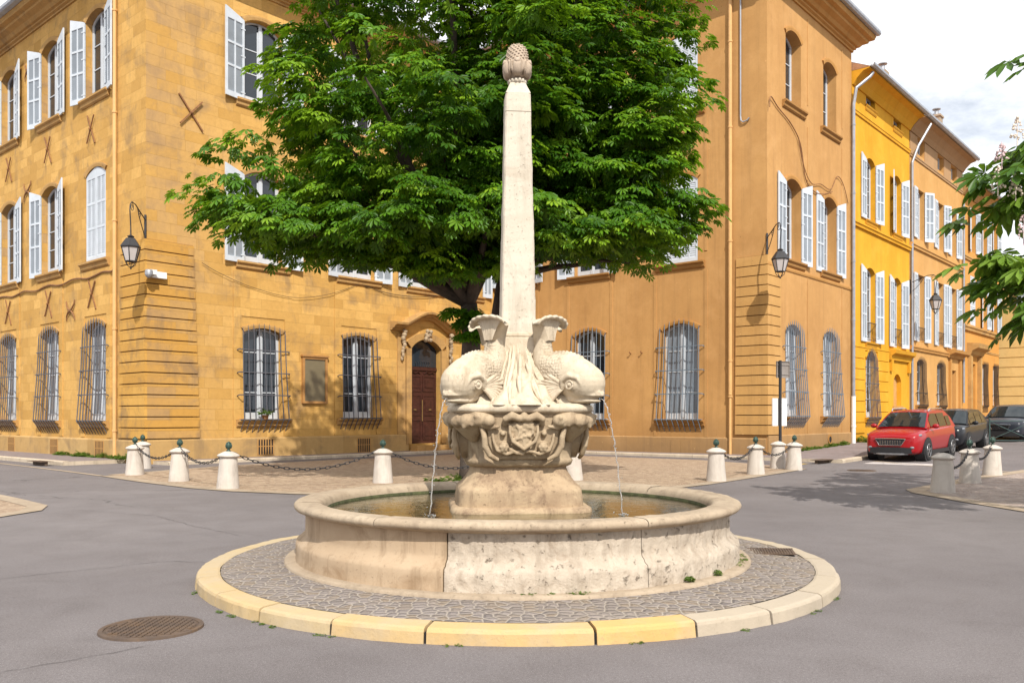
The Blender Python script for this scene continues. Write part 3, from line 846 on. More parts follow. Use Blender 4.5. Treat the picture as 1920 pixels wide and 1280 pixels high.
for i in range(len(cor)-1):
    (o0, z0), (o1, z1) = cor[i], cor[i+1]
    co.quad((-o0,0,z0),(-o0,-o0,z0),(-o1,-o1,z1),(-o1,0,z1)); co.quad((0,-o0,z0),(-o0,-o0,z0),(-o1,-o1,z1),(0,-o1,z1))
co.build('cornice', MT['trim_l'], LB)
gu = MB()
for F, L in ((fx, LA), (fy, LBD)):
    profile_run(gu, F, -.74, L, [(.74,16.09),(.9,16.10),(.95,16.16),(.95,16.27),(.92,16.27),(.9,16.19),(.76,16.16)])
gu.build('gutter', MT['zinc'], LB)
rf = MB(); roof_hip(rf, -.72, LA, -.72, LBD, 16.14, 3.2); rf.build('roof', MT['tile'], LB)
quoin(LB, 'corner_pier', 1.52, 1.58, .76, 6.8, 18, 'quoin_l', .2)
# iron ties
tie = MB()
tie.obox((0,-.04,0), (.40,0,-.50), (0,.018,0), (.018,0,.014)); tie.obox((0,-.065,0), (.37,0,.42), (0,.018,0), (.016,0,-.014)); tie.ball((0,-.09,0), .05, .03, .05, 8)
for F, spots in ((fx, ((1.44,10.95),)), (fy, ((3.69,10.87),(7.22,10.9),(10.95,10.9),(3.61,5.44),(7.17,5.43),(11.0,5.43)))):
    for i, (s, z) in enumerate(spots):
        if F is fx: t0 = tie.build('wall_tie', MT['rust'], LB)
        elif i == 0: t1 = tie.build('wall_tie', MT['rust'], LB); t1.scale = (.72, 1, 1); t0 = t1
        else: t0 = t1.copy(); COL.objects.link(t0); t0.parent = LB
        place(t0, F, s, z)
sc = MB()
for sx in (-1, 1):
    for sz in (-1, 1):
        sc.tube([(0,-.05,0),(sx*.16,-.06,sz*.06),(sx*.3,-.05,sz*.2),(sx*.34,-.04,sz*.34)], [.035,.03,.024,.014], 6)
for i, (s, z) in enumerate(((5.3,5.05),(9.1,9.75),(9.0,14.2))):
    o = sc.build('scroll_tie', MT['rust'], LB) if i == 0 else sc0.copy()
    if i == 0: sc0 = o
    else: COL.objects.link(o); o.parent = LB
    place(o, fy, s, z)
# drain pipe
dp = MB(); dp.tube([fy(1.86,.09,z) for z in (.1,3,6,9,12,15.6)], .06, 10)
for z in (1.0,4.2,7.6,11.0,14.2): dp.tube([fy(1.86,.09,z-.03), fy(1.86,.09,z+.03)], .078, 10)
dp.build('drain_pipe', MT['pipe_o'], LB, smooth=False)
# vents in the plinth
vt = MB(); vt.box(-.32,.32,-.085,-.06,-.02,.0); vt.box(-.32,.32,-.085,-.06,.5,.52); vt.box(-.32,.32,-.085,-.06,.26,.285)
for i in range(7): vt.box(-.32+i*.1,-.28+i*.1,-.085,-.06,0,.26); vt.box(-.32+i*.1,-.28+i*.1,-.085,-.06,.285,.5)
vt.box(-.3,.3,-.0755,-.0715,0,.5,1)
for i, (F, s, z) in enumerate(((fx,4.1,.17),(fx,8.3,.12),(fy,3.0,.14),(fy,6.6,.14),(fy,10.6,.14))):
    if i == 0: v0 = o = vt.build('plinth_vent', [MT['plaster_b'], MT['hollow']], LB)
    else: o = v0.copy(); COL.objects.link(o); o.parent = LB
    place(o, F, s, z)
# windows
GD = dict(nb=9, out=.24, hb=4, ext=.13)
wg = make_window(LB, 1.46, 3.06, .16, guard=GD, hood='trim_l', sillprj=.2, pane='pane')
first = [True]
def put(proto, F, s, z, parent=None, first=[]):
    if proto.name in first:
        o = copy_tree(proto, parent or proto.parent)
        for c in kids(o):
            if c.name.startswith('shutter') and abs(abs(c.rotation_euler[2])-PI) > .2: c.rotation_euler[2] += R(random.uniform(-5, 4))*(1 if c.rotation_euler[2] > 0 else -1)
    else: first.append(proto.name); o = proto
    return place(o, F, s, z)
for s, z in ((4.05,1.34),(8.12,1.38)): put(wg, fx, s, z)
wgb = make_window(LB, 1.46, 3.22, .24, guard=GD, hood='trim_l', sillprj=.2, pane='curtain_pane')
for s in (3.42,7.12,11.05,15.0): put(wgb, fy, s, 1.3)
w1 = make_window(LB, 1.46, 3.07, .24, shutters=(172,171), hood='trim_l', lw=.76, hang=.06)
for s in (4.05,8.12,11.5): put(w1, fx, s, 6.55)
for s in (7.12,11.05,15.0): put(w1, fy, s, 6.52)
w1n = make_window(LB, 1.0, 3.03, .2, shutters=170, lw=.5, sill_ext=.05)
for z in (6.55, 11.88): put(w1n, fx, 14.35, z)
w1c = make_window(LB, 1.46, 3.07, .24, shutters='closed', hood='trim_l', lw=.725)
put(w1c, fy, 3.42, 6.52)
w2 = make_window(LB, 1.46, 2.8, .24, shutters=170, hood='trim_l', lw=.77, hang=.06, rows=3)
for s in (4.05,8.12,11.5): put(w2, fx, s, 11.88)
for s in (3.7,7.12,11.05,15.0): put(w2, fy, 3.42 if s == 3.7 else s, 11.92)
# carved doorway
dw = MB()
dw.box(-.81,.81,.22,.30,0,4.14); A = arc(0,1.62,4.12-.36,.38,12)
d_ = dw.build('door', MT['door'], LB); place(d_, fx, 11.5, .36)
lf = MB()
for sx in (-1, 1):
    x0 = .04 if sx > 0 else -.74
    for (z0, z1) in ((.14,.95),(1.12,1.95),(2.08,2.72)):
        lf.box(x0, x0+.70, .195, .219, z0, z0+.05); lf.box(x0, x0+.70, .195, .219, z1-.05, z1)
        lf.box(x0, x0+.05, .195, .219, z0+.05, z1-.05); lf.box(x0+.65, x0+.70, .195, .219, z0+.05, z1-.05)
        lf.box(x0+.14, x0+.56, .2, .219, z0+.16, z1-.16)
    lf.tube([(x0+.06,.2,2.80),(x0+.2,.185,2.87),(x0+.35,.18,2.82),(x0+.5,.185,2.87),(x0+.64,.2,2.80)], .022, 6)
lf.box(-.8,.8,.17,.218,2.93,3.0); lf.box(-.8,.8,.185,.218,3.0,3.06)
lf.build('door_moulding', MT['door'], d_)
kn = MB()
for x in (-.4, .42): kn.box(x-.06,x+.06,.165,.194,1.34,1.37)
kn.box(-.012,.012,.17,.195,.9,1.75); kn.build('door_handle', MT['brass'], d_)
fl = MB(); fl.add([(x,.21,z) for x, z in [(-.79,3.08)]+[(x*.97,z-.02) for x, z in A]+[(.79,3.08)]], [tuple(range(len(A)+2))])
fl.build('fanlight', MT['pane'], d_)
fi = MB()
for k in range(-3, 4): fi.tube([(k*.11,.19,3.08),(k*.13+.03,.185,3.2),(k*.12,.19,3.28)], .012, 5)
fi.build('fanlight_ironwork', MT['black'], d_)
ds = MB()
# moulded jambs, arch, consoles and curved cornice
for sx in (-1, 1):
    bx(ds, fx, sx*.82 if sx > 0 else -1.08, 1.08 if sx > 0 else -.82, 0, .10, 0, 3.76)
    bx(ds, fx, sx*1.12 if sx > 0 else -1.5, 1.5 if sx > 0 else -1.12, 0, .05, 0, 4.3)
ar = arc(0,1.66,3.76,.40,14)
for i in range(14):
    a, b = ar[i], ar[i+1]
    A1, B1 = (a[0]*1.3, a[1]+.24), (b[0]*1.3, b[1]+.24)
    ds.add([fx(a[0],.0,a[1]),fx(b[0],.0,b[1]),fx(b[0],.1,b[1]),fx(a[0],.1,a[1]),fx(A1[0],0,A1[1]),fx(B1[0],0,B1[1]),fx(B1[0],.13,B1[1]),fx(A1[0],.13,A1[1])],
           [(0,1,2,3),(3,2,6,7),(7,6,5,4)])
def hoodz(x):
    return 4.42 if abs(x) > 1.32 else 4.42+.52*math.cos(x/1.32*PI/2)**1.2
X = [-1.86,-1.6,-1.33]+[-1.32+2.64*i/18 for i in range(19)]+[1.33,1.6,1.86]
pf = [(0,0),(.12,0),(.16,.06),(.26,.1),(.30,.16),(.44,.2),(.46,.28),(.3,.31),(0,.34)]
vs = []; n = len(pf)
for x in X: vs += [fx(x, o*(1 if abs(x) < 1.86 else .98), hoodz(x)+z) for o, z in pf]
ds.add(vs, [(i*n+k, i*n+k+1, (i+1)*n+k+1, (i+1)*n+k) for i in range(len(X)-1) for k in range(n-1)] + [tuple(range(n)), tuple(range((len(X)-1)*n, len(X)*n))])
bx(ds, fx, -.95, .95, .16, .55, -.26, -.06); bx(ds, fx, -1.2, 1.2, .16, .9, -.40, -.26)
dso = ds.build('door_surround', MT['trim_l'], LB); place(dso, fx, 11.5, .36)
cv = MB()
for sx in (-1, 1):
    for k in range(9):
        z = 4.38-.13*k; cv.ball((sx*1.3+random.uniform(-.05,.05), -.12-.1*(1-k/9)+random.uniform(-.03,.03), z), .11-.006*k, .1-.006*k, .10, 7)
for k in range(11): cv.ball((random.uniform(-.22,.22), -.2+random.uniform(-.05,.05), 4.28+random.uniform(-.18,.22)), .09, .08, .085, 7)
cvo = cv.build('carved_ornament', MT['bowl'], dso)
# planter on the sill of the first barred window
# ================================================================== plaster building on the right
RB = empty('plaster_mansion', (PRx, PRy, 0), ANG, 'tall orange tan plastered mansion with grooved corner pier and blue grey window guards', 'building')
RC, RD = 12.56, 8.03
Hr = 16.7
colsC = [(3.37,1.45,[(1.33,4.6,.26),(7.06,10.05,.26),(12.6,15.15,.26)]),
         (7.47,1.45,[(1.33,4.6,.26),(7.06,10.05,.26),(12.6,15.15,.26)]),
         (11.2,1.3,[(1.33,4.6,.26),(7.06,10.05,.26),(12.6,15.15,.26)])]
colsD = [(2.2,1.35,[(1.45,4.5,.26),(7.04,9.75,.24),(12.62,15.05,.26)]),
         (5.68,1.35,[(1.45,4.5,.26),(7.04,9.75,.24),(12.56,15.0,.26)])]
w_ = MB(); front(w_, fy, 0, RC, -.2, Hr, colsC, .38); front(w_, fx, 0, RD, -.2, Hr, colsD, .5)
w_.quad((RD,0,-.2),(RD,22,-.2),(RD,22,Hr),(RD,0,Hr)); w_.quad((0,22,-.2),(RD,22,-.2),(RD,22,Hr),(0,22,Hr)); w_.quad((0,RC,-.2),(0,22,-.2),(0,22,Hr),(0,RC,Hr))
w_.build('wall', MT['plaster_r'], RB)
pl = MB()
profile_run(pl, fy, .02, RC, [(0,-.1),(.06,-.1),(.06,.66),(.02,.70),(0,.70)]); profile_run(pl, fx, .02, RD, [(0,-.1),(.06,-.1),(.06,.76),(.02,.80),(0,.80)])
pl.build('plinth', MT['plinth_r'], RB)
for c in (3.37, 7.47, 11.2):
    for (z0, z1) in ((.71,6.72),(7.4,12.25)):
        strip(RB, fy, 'plaster_r', c-1.12, c-1.0, 0, .022, z0, z1); strip(RB, fy, 'plaster_r', c+1.0, c+1.12, 0, .022, z0, z1)
for c in (2.2, 5.68):
    for (z0, z1) in ((.81,6.6),(7.4,12.2),(13.0,16.2)): strip(RB, fx, 'plaster_r', c+1.25, c+1.32, 0, .018, z0, z1)
bd = MB(); profile_run(bd, fx, 0, RD, [(0,6.62),(.03,6.62),(.05,6.68),(.05,6.74),(0,6.75)]); bd.build('string_course', MT['trim_r'], RB)
cor = [(o*.92, 16.42+(z-16.45)*.46) for o, z in ((0,16.45),(.07,16.45),(.07,16.62),(.16,16.7),(.16,16.86),(.26,16.9),(.36,17.12),(.56,17.3),(.58,17.5),(.76,17.6),(.8,17.86),(.82,17.95),(0,18.0))]
co = MB(); profile_run(co, fy, 0, RC, cor); profile_run(co, fx, 0, RD, cor)
for i in range(len(cor)-1):
    (o0, z0), (o1, z1) = cor[i], cor[i+1]
    co.quad((-o0,0,z0),(-o0,-o0,z0),(-o1,-o1,z1),(-o1,0,z1)); co.quad((0,-o0,z0),(-o0,-o0,z0),(-o1,-o1,z1),(0,-o1,z1))
# return of the cornice at the far end
for i in range(len(cor)-1):
    (o0, z0), (o1, z1) = cor[i], cor[i+1]
    co.quad((RD,-o0,z0),(RD+o0,-o0,z0),(RD+o1,-o1,z1),(RD,-o1,z1)); co.quad((RD+o0,-o0,z0),(RD+o0,3,z0),(RD+o1,3,z1),(RD+o1,-o1,z1))
co.build('cornice', MT['trim_r'], RB)
gu = MB()
for F, L0, L in ((fy, -.8, RC), (fx, -.82, RD+.82)):
    profile_run(gu, F, L0, L, [(.75,17.13),(.88,17.13),(.93,17.2),(.93,17.3),(.90,17.3),(.88,17.23),(.77,17.2)])
gu.build('gutter', MT['zinc'], RB)
rf = MB(); roof_hip(rf, -.8, RD+.8, -.8, 22, 17.16, 2.2); rf.build('roof', MT['tile'], RB)
quoin(RB, 'corner_pier', 1.02, 1.12, .80, 6.98, 18, 'quoin_r', .06, prj=.045, gap=.032)
dp = MB(); dp.tube([fy(1.32,.09,z) for z in (2.2,6,9,12,16.5)], .065, 10); dp.tube([fy(1.32,.09,z) for z in (.1,1.2,2.1)], .05, 10)
for z in (2.15,3.4,7.6,11.6,14.6): dp.tube([fy(1.32,.09,z-.03), fy(1.32,.09,z+.03)], .082, 10)
dp.build('drain_pipe', MT['pipe_o'], RB)
tp = MB(); tp.tube([fy(.95,.05,16.3),fy(.95,.05,11.9),fy(.93,.06,11.75),fy(.85,.06,11.68),fy(.7,.06,11.7),fy(.62,.05,11.78)], .028, 7); tp.build('overflow_pipe', MT['zinc'], RB)
dz = MB(); dz.tube([fx(7.92,.12,z) for z in (2.3,6,10,14.2)] + [fx(8.0,.2,14.9), fx(8.35,.62,15.35), fx(8.45,.72,15.55)], .07, 10); 
for z in (2.3,5.4,7.8,10.6,13.4): dz.tube([fx(7.92,.12,z-.03), fx(7.92,.12,z+.03)], .085, 10)
dz.build('drain_pipe', MT['zinc'], RB)
dz = MB(); dz.tube([fx(7.92,.12,z) for z in (.2,1,2.27)], .085, 10); dz.tube([fx(7.92,.12,1.0), fx(7.92,.12,1.08)], .1, 10); dz.build('pipe_guard', MT['plastic_w'], RB)
GB = dict(nb=9, out=.24, hb=4, ext=.14)
wg = make_window(RB, 1.45, 3.53, .26, guard=GB, sill='trim_r', hood='trim_r', sillprj=.2, iron='iron_b', pane='curtain_pane'); put(wg, fy, 3.37, 1.33)
wg = make_window(RB, 1.45, 3.53, .26, guard=GB, sill='trim_r', hood='trim_r', sillprj=.2, iron='iron_b'); put(wg, fy, 7.47, 1.33); put(wg, fy, 11.2, 1.33)
wg = make_window(RB, 1.35, 3.31, .26, guard=dict(nb=10, out=.27, hb=4, ext=.13), sill='trim_r', sillprj=.16, iron='iron_b', pane='curtain_pane'); put(wg, fx, 2.2, 1.45); put(wg, fx, 5.68, 1.45)
wc = make_window(RB, 1.45, 3.25, .26, shutters='closed', sill='trim_r', hood='trim_r', lw=.72, sillprj=.17); put(wc, fy, 3.37, 7.06)
wc = make_window(RB, 1.45, 2.81, .26, shutters='closed', sill='trim_r', hood='trim_r', lw=.72, sillprj=.17); put(wc, fy, 3.37, 12.6)
wo = make_window(RB, 1.45, 3.25, .26, shutters=168, sill='trim_r', hood='trim_r', lw=.75, sillprj=.17, hang=.05); put(wo, fy, 7.47, 7.06); put(wo, fy, 11.2, 7.06)
wo = make_window(RB, 1.45, 2.81, .26, shutters=168, sill='trim_r', hood='trim_r', lw=.75, sillprj=.17, hang=.05); put(wo, fy, 7.47, 12.6); put(wo, fy, 11.2, 12.6)
wo = make_window(RB, 1.35, 2.95, .24, shutters=(178,172), sill='trim_r', hood='trim_r', lw=.72, yfr=.36, sillprj=.14, hang=.06); put(wo, fx, 2.2, 7.04); put(wo, fx, 5.68, 7.04)
wo = make_window(RB, 1.35, 2.69, .26, sill='trim_r', hood='trim_r', yfr=.36, rows=3, sillprj=.16); put(wo, fx, 2.2, 12.62); put(wo, fx, 5.68, 12.56)
# round vent and pale access plate in the plinth, two old pintles on the wall
rv = MB(); rv.tube([(0,-.062,0),(0,-.09,0)], [.2,.2], 16); o = rv.build('plinth_vent', MT['trim_r'], RB); place(o, fx, 5.5, .55)
rv = MB(); rv.tube([(0,-.0905,0),(0,-.094,0)], [.12,.12], 16); o2 = rv.build('vent_hole', MT['hollow'], o)
ap = MB(); ap.box(-.42,-.005,-.072,-.058,.02,.52); ap.box(.005,.42,-.072,-.058,.02,.52); o = ap.build('access_plate', MT['plinth_r'], RB); place(o, fy, 3.3, .06)
hk = MB()
for s in (5.0, 5.5): hk.tube([fy(s,0,3.86),fy(s,.1,3.86),fy(s,.12,3.92)], .02, 6)
hk.build('wall_hook', MT['rust'], RB)

# ================================================================== houses up the street
def house(name, s0, s1, label, m, eave, ops, depth=9, base=0.0, trim=None, back=0.0):
    x, y = PR_(s0+.03, -back)
    z = rise(*PR_(s0, 0))
    root = empty(name, (x, y, 0), ANG, label, 'house')
    L = s1-s0-.06
    w_ = MB(); front(w_, fx, 0, L, -.2, eave, ops, .3)
    w_.quad((0,0,-.2),(0,depth,-.2),(0,depth,eave),(0,0,eave)); w_.quad((L,0,-.2),(L,depth,-.2),(L,depth,eave),(L,0,eave)); w_.quad((0,depth,-.2),(L,depth,-.2),(L,depth,eave),(0,depth,eave))
    w_.build('wall', MT[m], root)
    e = .75
    r = MB()
    r.add([(0,-e,eave-.05),(L,-e,eave-.05),(L,depth*.5,eave+2.4),(0,depth*.5,eave+2.4)], [(0,1,2,3)])
    r.add([(0,depth+.3,eave-.05),(L,depth+.3,eave-.05),(L,depth*.5,eave+2.4),(0,depth*.5,eave+2.4)], [(0,1,2,3)])
    for xx in (0, L): r.add([(xx,-e,eave-.06),(xx,depth+.3,eave-.06),(xx,depth*.5,eave+2.39)], [(0,1,2)])
    r.build('roof', MT['tile'], root)
    so = MB(); profile_run(so, fx, 0, L, [(0,eave-.62),(.06,eave-.62),(.2,eave-.4),(.45,eave-.16),(.70,eave-.1),(.72,eave-.07),(0,eave-.07)]); so.build('eaves', MT[trim or m], root)
    g_ = MB(); profile_run(g_, fx, -.0, L, [(.73,eave-.06),(.84,eave-.1),(.92,eave-.03),(.92,eave+.06),(.89,eave+.06),(.84,eave-.03),(.74,eave+.0)]); g_.build('gutter', MT['zinc'], root)
    return root, L
def band(root, s0, s1, z, m, prj=.08, th=.14):
    b = MB(); profile_run(b, fx, s0, s1, [(0,z-th),(prj*.6,z-th),(prj*.7,z-th*.5),(prj,z-th*.35),(prj,z),(0,z+.01)]); return b.build('string_course', MT[m], root)
def railing(win, w, h=.85):
    b = MB(); b.box(-w/2,w/2,-.07,-.045,h-.03,h); b.box(-w/2,w/2,-.07,-.045,.08,.1)
    k = max(4, int(w/.14))
    for i in range(k):
        x = -w/2+w*(i+.5)/k
        b.tube([(x,-.057,.1),(x+.03,-.06,.3),(x-.03,-.06,.5),(x,-.057,h-.03)], .009, 4)
    return b.build('window_railing', MT['black'], win)

YS = 8.06
yc = [2.24, 5.85]
YH, YL = house('yellow_house', YS, 15.75, 'bright saffron yellow house with white shutters and little window railings behind the red car', 'plaster_y', 15.75,
    [(yc[0],1.15,[(1.4,3.85,.4),(4.62,7.65,.2),(9.85,12.35,.22),(14.75,15.25,0)]),(yc[1],1.1,[(1.0,3.05,.35),(4.62,7.65,.2),(9.85,12.35,.22),(14.75,15.2,0)])])
band(YH, 0, YL-.0, 9.55, 'plaster_y', .14, .2); band(YH, 0, YL, 14.2, 'plaster_y', .08, .18); band(YH, 0, 4.6, 4.4, 'plaster_y', .07, .14)
b = MB(); profile_run(b, fx, 4.62, YL, [(0,4.0),(.1,4.0),(.14,4.2),(.3,4.3),(.34,4.46),(0,4.5)])
for x in (4.75, 7.3): bx(b, fx, x, x+.22, 0, .12, 3.5, 4.0)
b.build('door_cornice', MT['plaster_y'], YH)
wy = make_window(YH, 1.15, 2.72, .22, shutters=(178,168), sill='plaster_y', lw=.66, sillprj=.1, sill_ext=.1, slats=10); put(wy, fx, yc[0], 9.85)
wy = make_window(YH, 1.1, 2.72, .22, shutters=(163.5,168), sill='plaster_y', lw=.66, sillprj=.1, sill_ext=.1, slats=10); put(wy, fx, yc[1], 9.85)
wy = make_window(YH, 1.15, 3.23, .2, shutters=(178,170), sill='plaster_y', lw=.68, sillprj=.12, sill_ext=.1, slats=10); railing(wy, 1.1); put(wy, fx, yc[0], 4.62); 
wy = make_window(YH, 1.1, 3.23, .2, shutters=(177,170), sill=None, lw=.68, slats=10); railing(wy, 1.05); put(wy, fx, yc[1], 4.62)
for c in yc:
    wy = make_window(YH, 1.15 if c == yc[0] else 1.1, .5 if c == yc[0] else .45, 0.0, rows=1, sill='plaster_y', sillprj=.08, sill_ext=.1); put(wy, fx, c, 14.75)
wy = make_window(YH, 1.15, 2.85, .4, guard=dict(nb=9, out=.2, hb=4, ext=.12), sill='plaster_y', hood='plaster_y', sillprj=.18, iron='wood_iron' if False else 'rust_g'  if 'rust_g' in MT else 'iron'); put(wy, fx, yc[0], 1.4)
nb = MB(); nb.box(-.54,.54,.20,.26,0,2.4); bx(nb, fx, -.7, .7, -.18, .06, .78, .92); nbo = nb.build('wall_niche', MT['plaster_b'], YH); place(nbo, fx, yc[1], 1.0)
for (a, c) in ((.12,1.45),(3.05,4.55)):
    rs = MB()
    for i in range(8): bx(rs, fx, a, c, 0, .045, .75+.45*i, .75+.45*i+.42)
    rs.build('rustication', MT['plaster_y'], YH)

BS = 15.75
bc = [1.75, 5.2, 7.75]
BH, BL = house('beige_house', BS, 25.4, 'beige plastered house with white shutters and grey attic between yellow and orange houses', 'plaster_b', 15.75,
    [(bc[0],1.15,[(2.0,4.1,.15),(5.12,8.42,0),(10.15,12.6,0),(14.3,15.1,0)]),(bc[1],1.15,[(2.0,4.1,.15),(5.12,8.42,0),(10.15,12.6,0),(14.3,15.1,0)]),(bc[2],1.1,[(.6,3.95,0),(5.12,8.42,0),(10.15,12.6,0),(14.3,15.1,0)])], trim='attic')
band(BH, 0, BL, 9.8, 'plaster_b', .14, .2); band(BH, 0, BL, 14.1, 'attic', .08, .16); band(BH, 0, 6.6, 4.85, 'trim_r', .12, .2); b = MB(); profile_run(b, fx, 6.5, BL, [(0,4.6),(.1,4.6),(.15,4.75),(.42,4.85),(.46,5.0),(0,5.05)])
for x in (6.75, 8.75): bx(b, fx, x, x+.28, 0, .12, .6, 4.55)
b.build('door_surround', MT['trim_r'], BH)
for (a, c) in ((0, bc[0]-.6), (bc[0]+.6, bc[1]-.6), (bc[1]+.6, bc[2]-.6), (bc[2]+.6, BL)):
    at = MB(); bx(at, fx, a, c, 0, .03, 14.13, 15.1); at.build('attic_band', MT['attic'], BH)
for i, c in enumerate(bc):
    w = 1.15 if i < 2 else 1.1
    wy = make_window(BH, w, 2.45, 0, shutters=(177,(150,160,168)[i]), sill=None, lw=.6, slats=9); put(wy, fx, c, 10.15)
    wy = make_window(BH, w, 3.30, 0, shutters=(177,168), sill=None, lw=.6, slats=9); railing(wy, w-.05, .7); put(wy, fx, c, 5.12)
    wy = make_window(BH, w, .8, 0, rows=1, sill=None); put(wy, fx, c, 14.3)
    if i < 2:
        wy = make_window(BH, w, 2.25, .15, guard=dict(nb=8, out=.16, hb=2, ext=.1), sill='trim_r', iron='black', pane='pane'); put(wy, fx, c, 2.0)
dd = MB(); dd.box(-.54,.54,.16,.22,0,3.34)
for (z0, z1) in ((.3,1.3),(1.5,2.5)):
    for x in (-.42,.06): dd.box(x, x+.36, .14, .16, z0, z1)
o = dd.build('door', MT['wood'], BH); place(o, fx, bc[2], .6)
dp = MB(); dp.tube([fx(.06,.1,z) for z in (1,5,9,13.6)]+[fx(.3,.3,14.4),fx(.8,.74,15.5)], .06, 8); dp.build('drain_pipe', MT['zinc'], BH)
dp = MB(); dp.tube([fx(9.5,.1,z) for z in (2.2,5,9,13.6)], .06, 8); dp.build('drain_pipe', MT['zinc'], BH)

OS = 25.4
oc = [2.3, 5.1, 7.8]
OH, OL = house('apricot_house', OS, 34.3, 'apricot house with a dark corniced doorway at the far end of the row', 'plaster_o', 14.6,
    [(oc[0],1.2,[(.8,4.5,0),(6.75,9.6,0),(11.0,13.4,0)]),(oc[1],1.1,[(2.1,4.6,0),(6.75,9.6,0),(11.0,13.4,0)]),(oc[2],1.1,[(2.1,4.6,0),(6.75,9.6,0),(11.0,13.4,0)])], trim='trim_l')
band(OH, 0, OL, 6.65, 'trim_l', .18, .3); band(OH, 0, OL, 10.6, 'trim_l', .12, .2); band(OH, 3.6, OL, 5.4, 'trim_l', .05, .12)
b = MB(); profile_run(b, fx, .9, 3.9, [(0,4.9),(.2,5.0),(.3,5.2),(.6,5.35),(.66,5.6),(0,5.66)])
for x in (1.1, 3.3): bx(b, fx, x, x+.35, 0, .2, .8, 4.95)
b.build('door_surround', MT['trim_l'], OH)
for i, c in enumerate(oc):
    w = 1.2 if i == 0 else 1.1
    wy = make_window(OH, w, 2.85, 0, shutters=('closed','closed') if i == 0 else (168,168), sill=None, lw=w/2, slats=8); put(wy, fx, c, 6.75)
    wy = make_window(OH, w, 2.4, 0, shutters=(168,168), sill=None, lw=w/2, slats=8); put(wy, fx, c, 11.0)
    if i: wy = make_window(OH, w, 2.5, 0, guard=dict(nb=7, out=.1, hb=2, ext=.05), sill=None, iron='black'); put(wy, fx, c, 2.1)
dd = MB(); dd.box(-.59,.59,.14,.2,0,3.7); dd.box(-.5,-.03,.12,.14,.3,2.4); dd.box(.03,.5,.12,.14,.3,2.4); o = dd.build('door', MT['wood'], OH); place(o, fx, oc[0], .8)
# chimneys
def chimney(root, x, y, z0, h, w=.5):
    b = MB(); b.box(x-w/2,x+w/2,y-w*.4,y+w*.4,z0,z0+h); b.box(x-w/2-.06,x+w/2+.06,y-w*.4-.06,y+w*.4+.06,z0+h,z0+h+.1)
    o = b.build('chimney', MT['edge'], root)
    p = MB(); p.tube([(x,y,z0+h+.1),(x,y,z0+h+.4)], [.13,.11], 8); p.lathe([(.0,z0+h+.58),(.22,z0+h+.5),(.22,z0+h+.46),(0,z0+h+.46)], 10, (x,y)); p.build('chimney_pot', MT['zinc'], o)
chimney(YH, 6.6, .9, 16.0, 1.75, .4); chimney(BH, 7.9, .9, 16.0, 2.0, .6); chimney(BH, 8.8, 1.2, 16.0, 2.0, .35)
# the cream building that closes the street
x, y = PR_(38.5, 0)
CB = empty('cream_building', (*PR_(35.0, -4.0), 0), ANG, 'cream building with grooved masonry closing the end of the street', 'building')
b = MB(); b.box(0,12,-24,0,0,10.5); b.build('wall', MT['plaster_c'], CB)
b = MB()
for i in range(9): bx(b, fy, -23.98, -.02, .001, .06, .9+.62*i, .9+.62*i+.57)
b.build('rustication', MT['plaster_c'], CB)
b = MB(); roof_hip(b, -.5, 12.5, -24.5, .5, 10.52, 2.4); b.build('roof', MT['tile'], CB)
def fyc(s, off, z): return (-off, s, z)
for s in (-6.0, -9.4, -12.8):
    for z in (7.2,):
        wy = make_window(CB, 1.1, 2.2, 0, shutters=(168,168), sill='plaster_c', lw=.55, slats=8, yfr=-.10)
        wy.location = (-.01, s, z); wy.rotation_euler = (0,0,-PI/2)
# ================================================================== the fountain
from mathutils import noise as mn
FT = empty('fountain', (FX, FY, 0), R(5), 'weathered limestone fountain with an obelisk, spouting dolphins and a wide round basin', 'fountain')
def nz(p, s, seed=0.0): return mn.noise(Vector(p)*s+Vector((seed, seed*1.7, seed*.3)))
W5 = 5.0
def panel(name, a0, a1, m, amp, fine=.9):
    """a stretch of the basin wall between two world angles"""
    n = max(4, int((a1-a0)/fine)); 
    prof = [(2.085,.15),(2.08,.20),(2.08,.25),(2.08,.295),(2.072,.325),(2.04,.34),(2.03,.36),(2.0,.385),(1.994,.42),(1.993,.46),(1.992,.50),(1.992,.54),(1.992,.575),(2.0,.60)]
    b = MB(); v = []
    for i in range(n+1):
        a = R(a0-W5+(a1-a0)*i/n); ed = min(1, min(i, n-i)/2)
        for r, z in prof:
            p = (2*math.cos(a), 2*math.sin(a), z)
            d = 0
            if amp:
                q = nz(p, 5, 1)*.5+nz(p, 13, 2)*.4+nz(p, 30, 3)*.3
                d = amp*(q - max(0, abs(nz(p, 9, 5))*-1+.12)*5)
            else: d = .002*nz(p, 6, 1)
            v.append(((r+d*ed-.0)*math.cos(a), (r+d*ed)*math.sin(a), z))
    k = len(prof)
    b.add(v, [(i*k+j, (i+1)*k+j, (i+1)*k+j+1, i*k+j+1) for i in range(n) for j in range(k-1)])
    for i in (0, n):
        row = v[i*k:(i+1)*k]; b.add(row+[(p[0]*.96, p[1]*.96, p[2]) for p in row], [(j, j+1, k+j+1, k+j) for j in range(k-1)])
    return b.build(name, MT[m], FT, smooth=True)
panel('basin_panel', 175, 254.4, 'smoothp', 0, 2)
panel('basin_panel', 254.7, 298, 'rough', .02, .35)
panel('basin_panel', 298.2, 345, 'rough', .018, .4)
panel('basin_panel', 345.2, 415, 'rough', .008, 1)
panel('basin_panel', 415.2, 534.8, 'smoothp', 0, 2)
b = MB()
v = []; n = 150; prof = [(2.185,.10),(2.18,.148),(2.17,.157),(2.10,.160),(2.0,.160)]
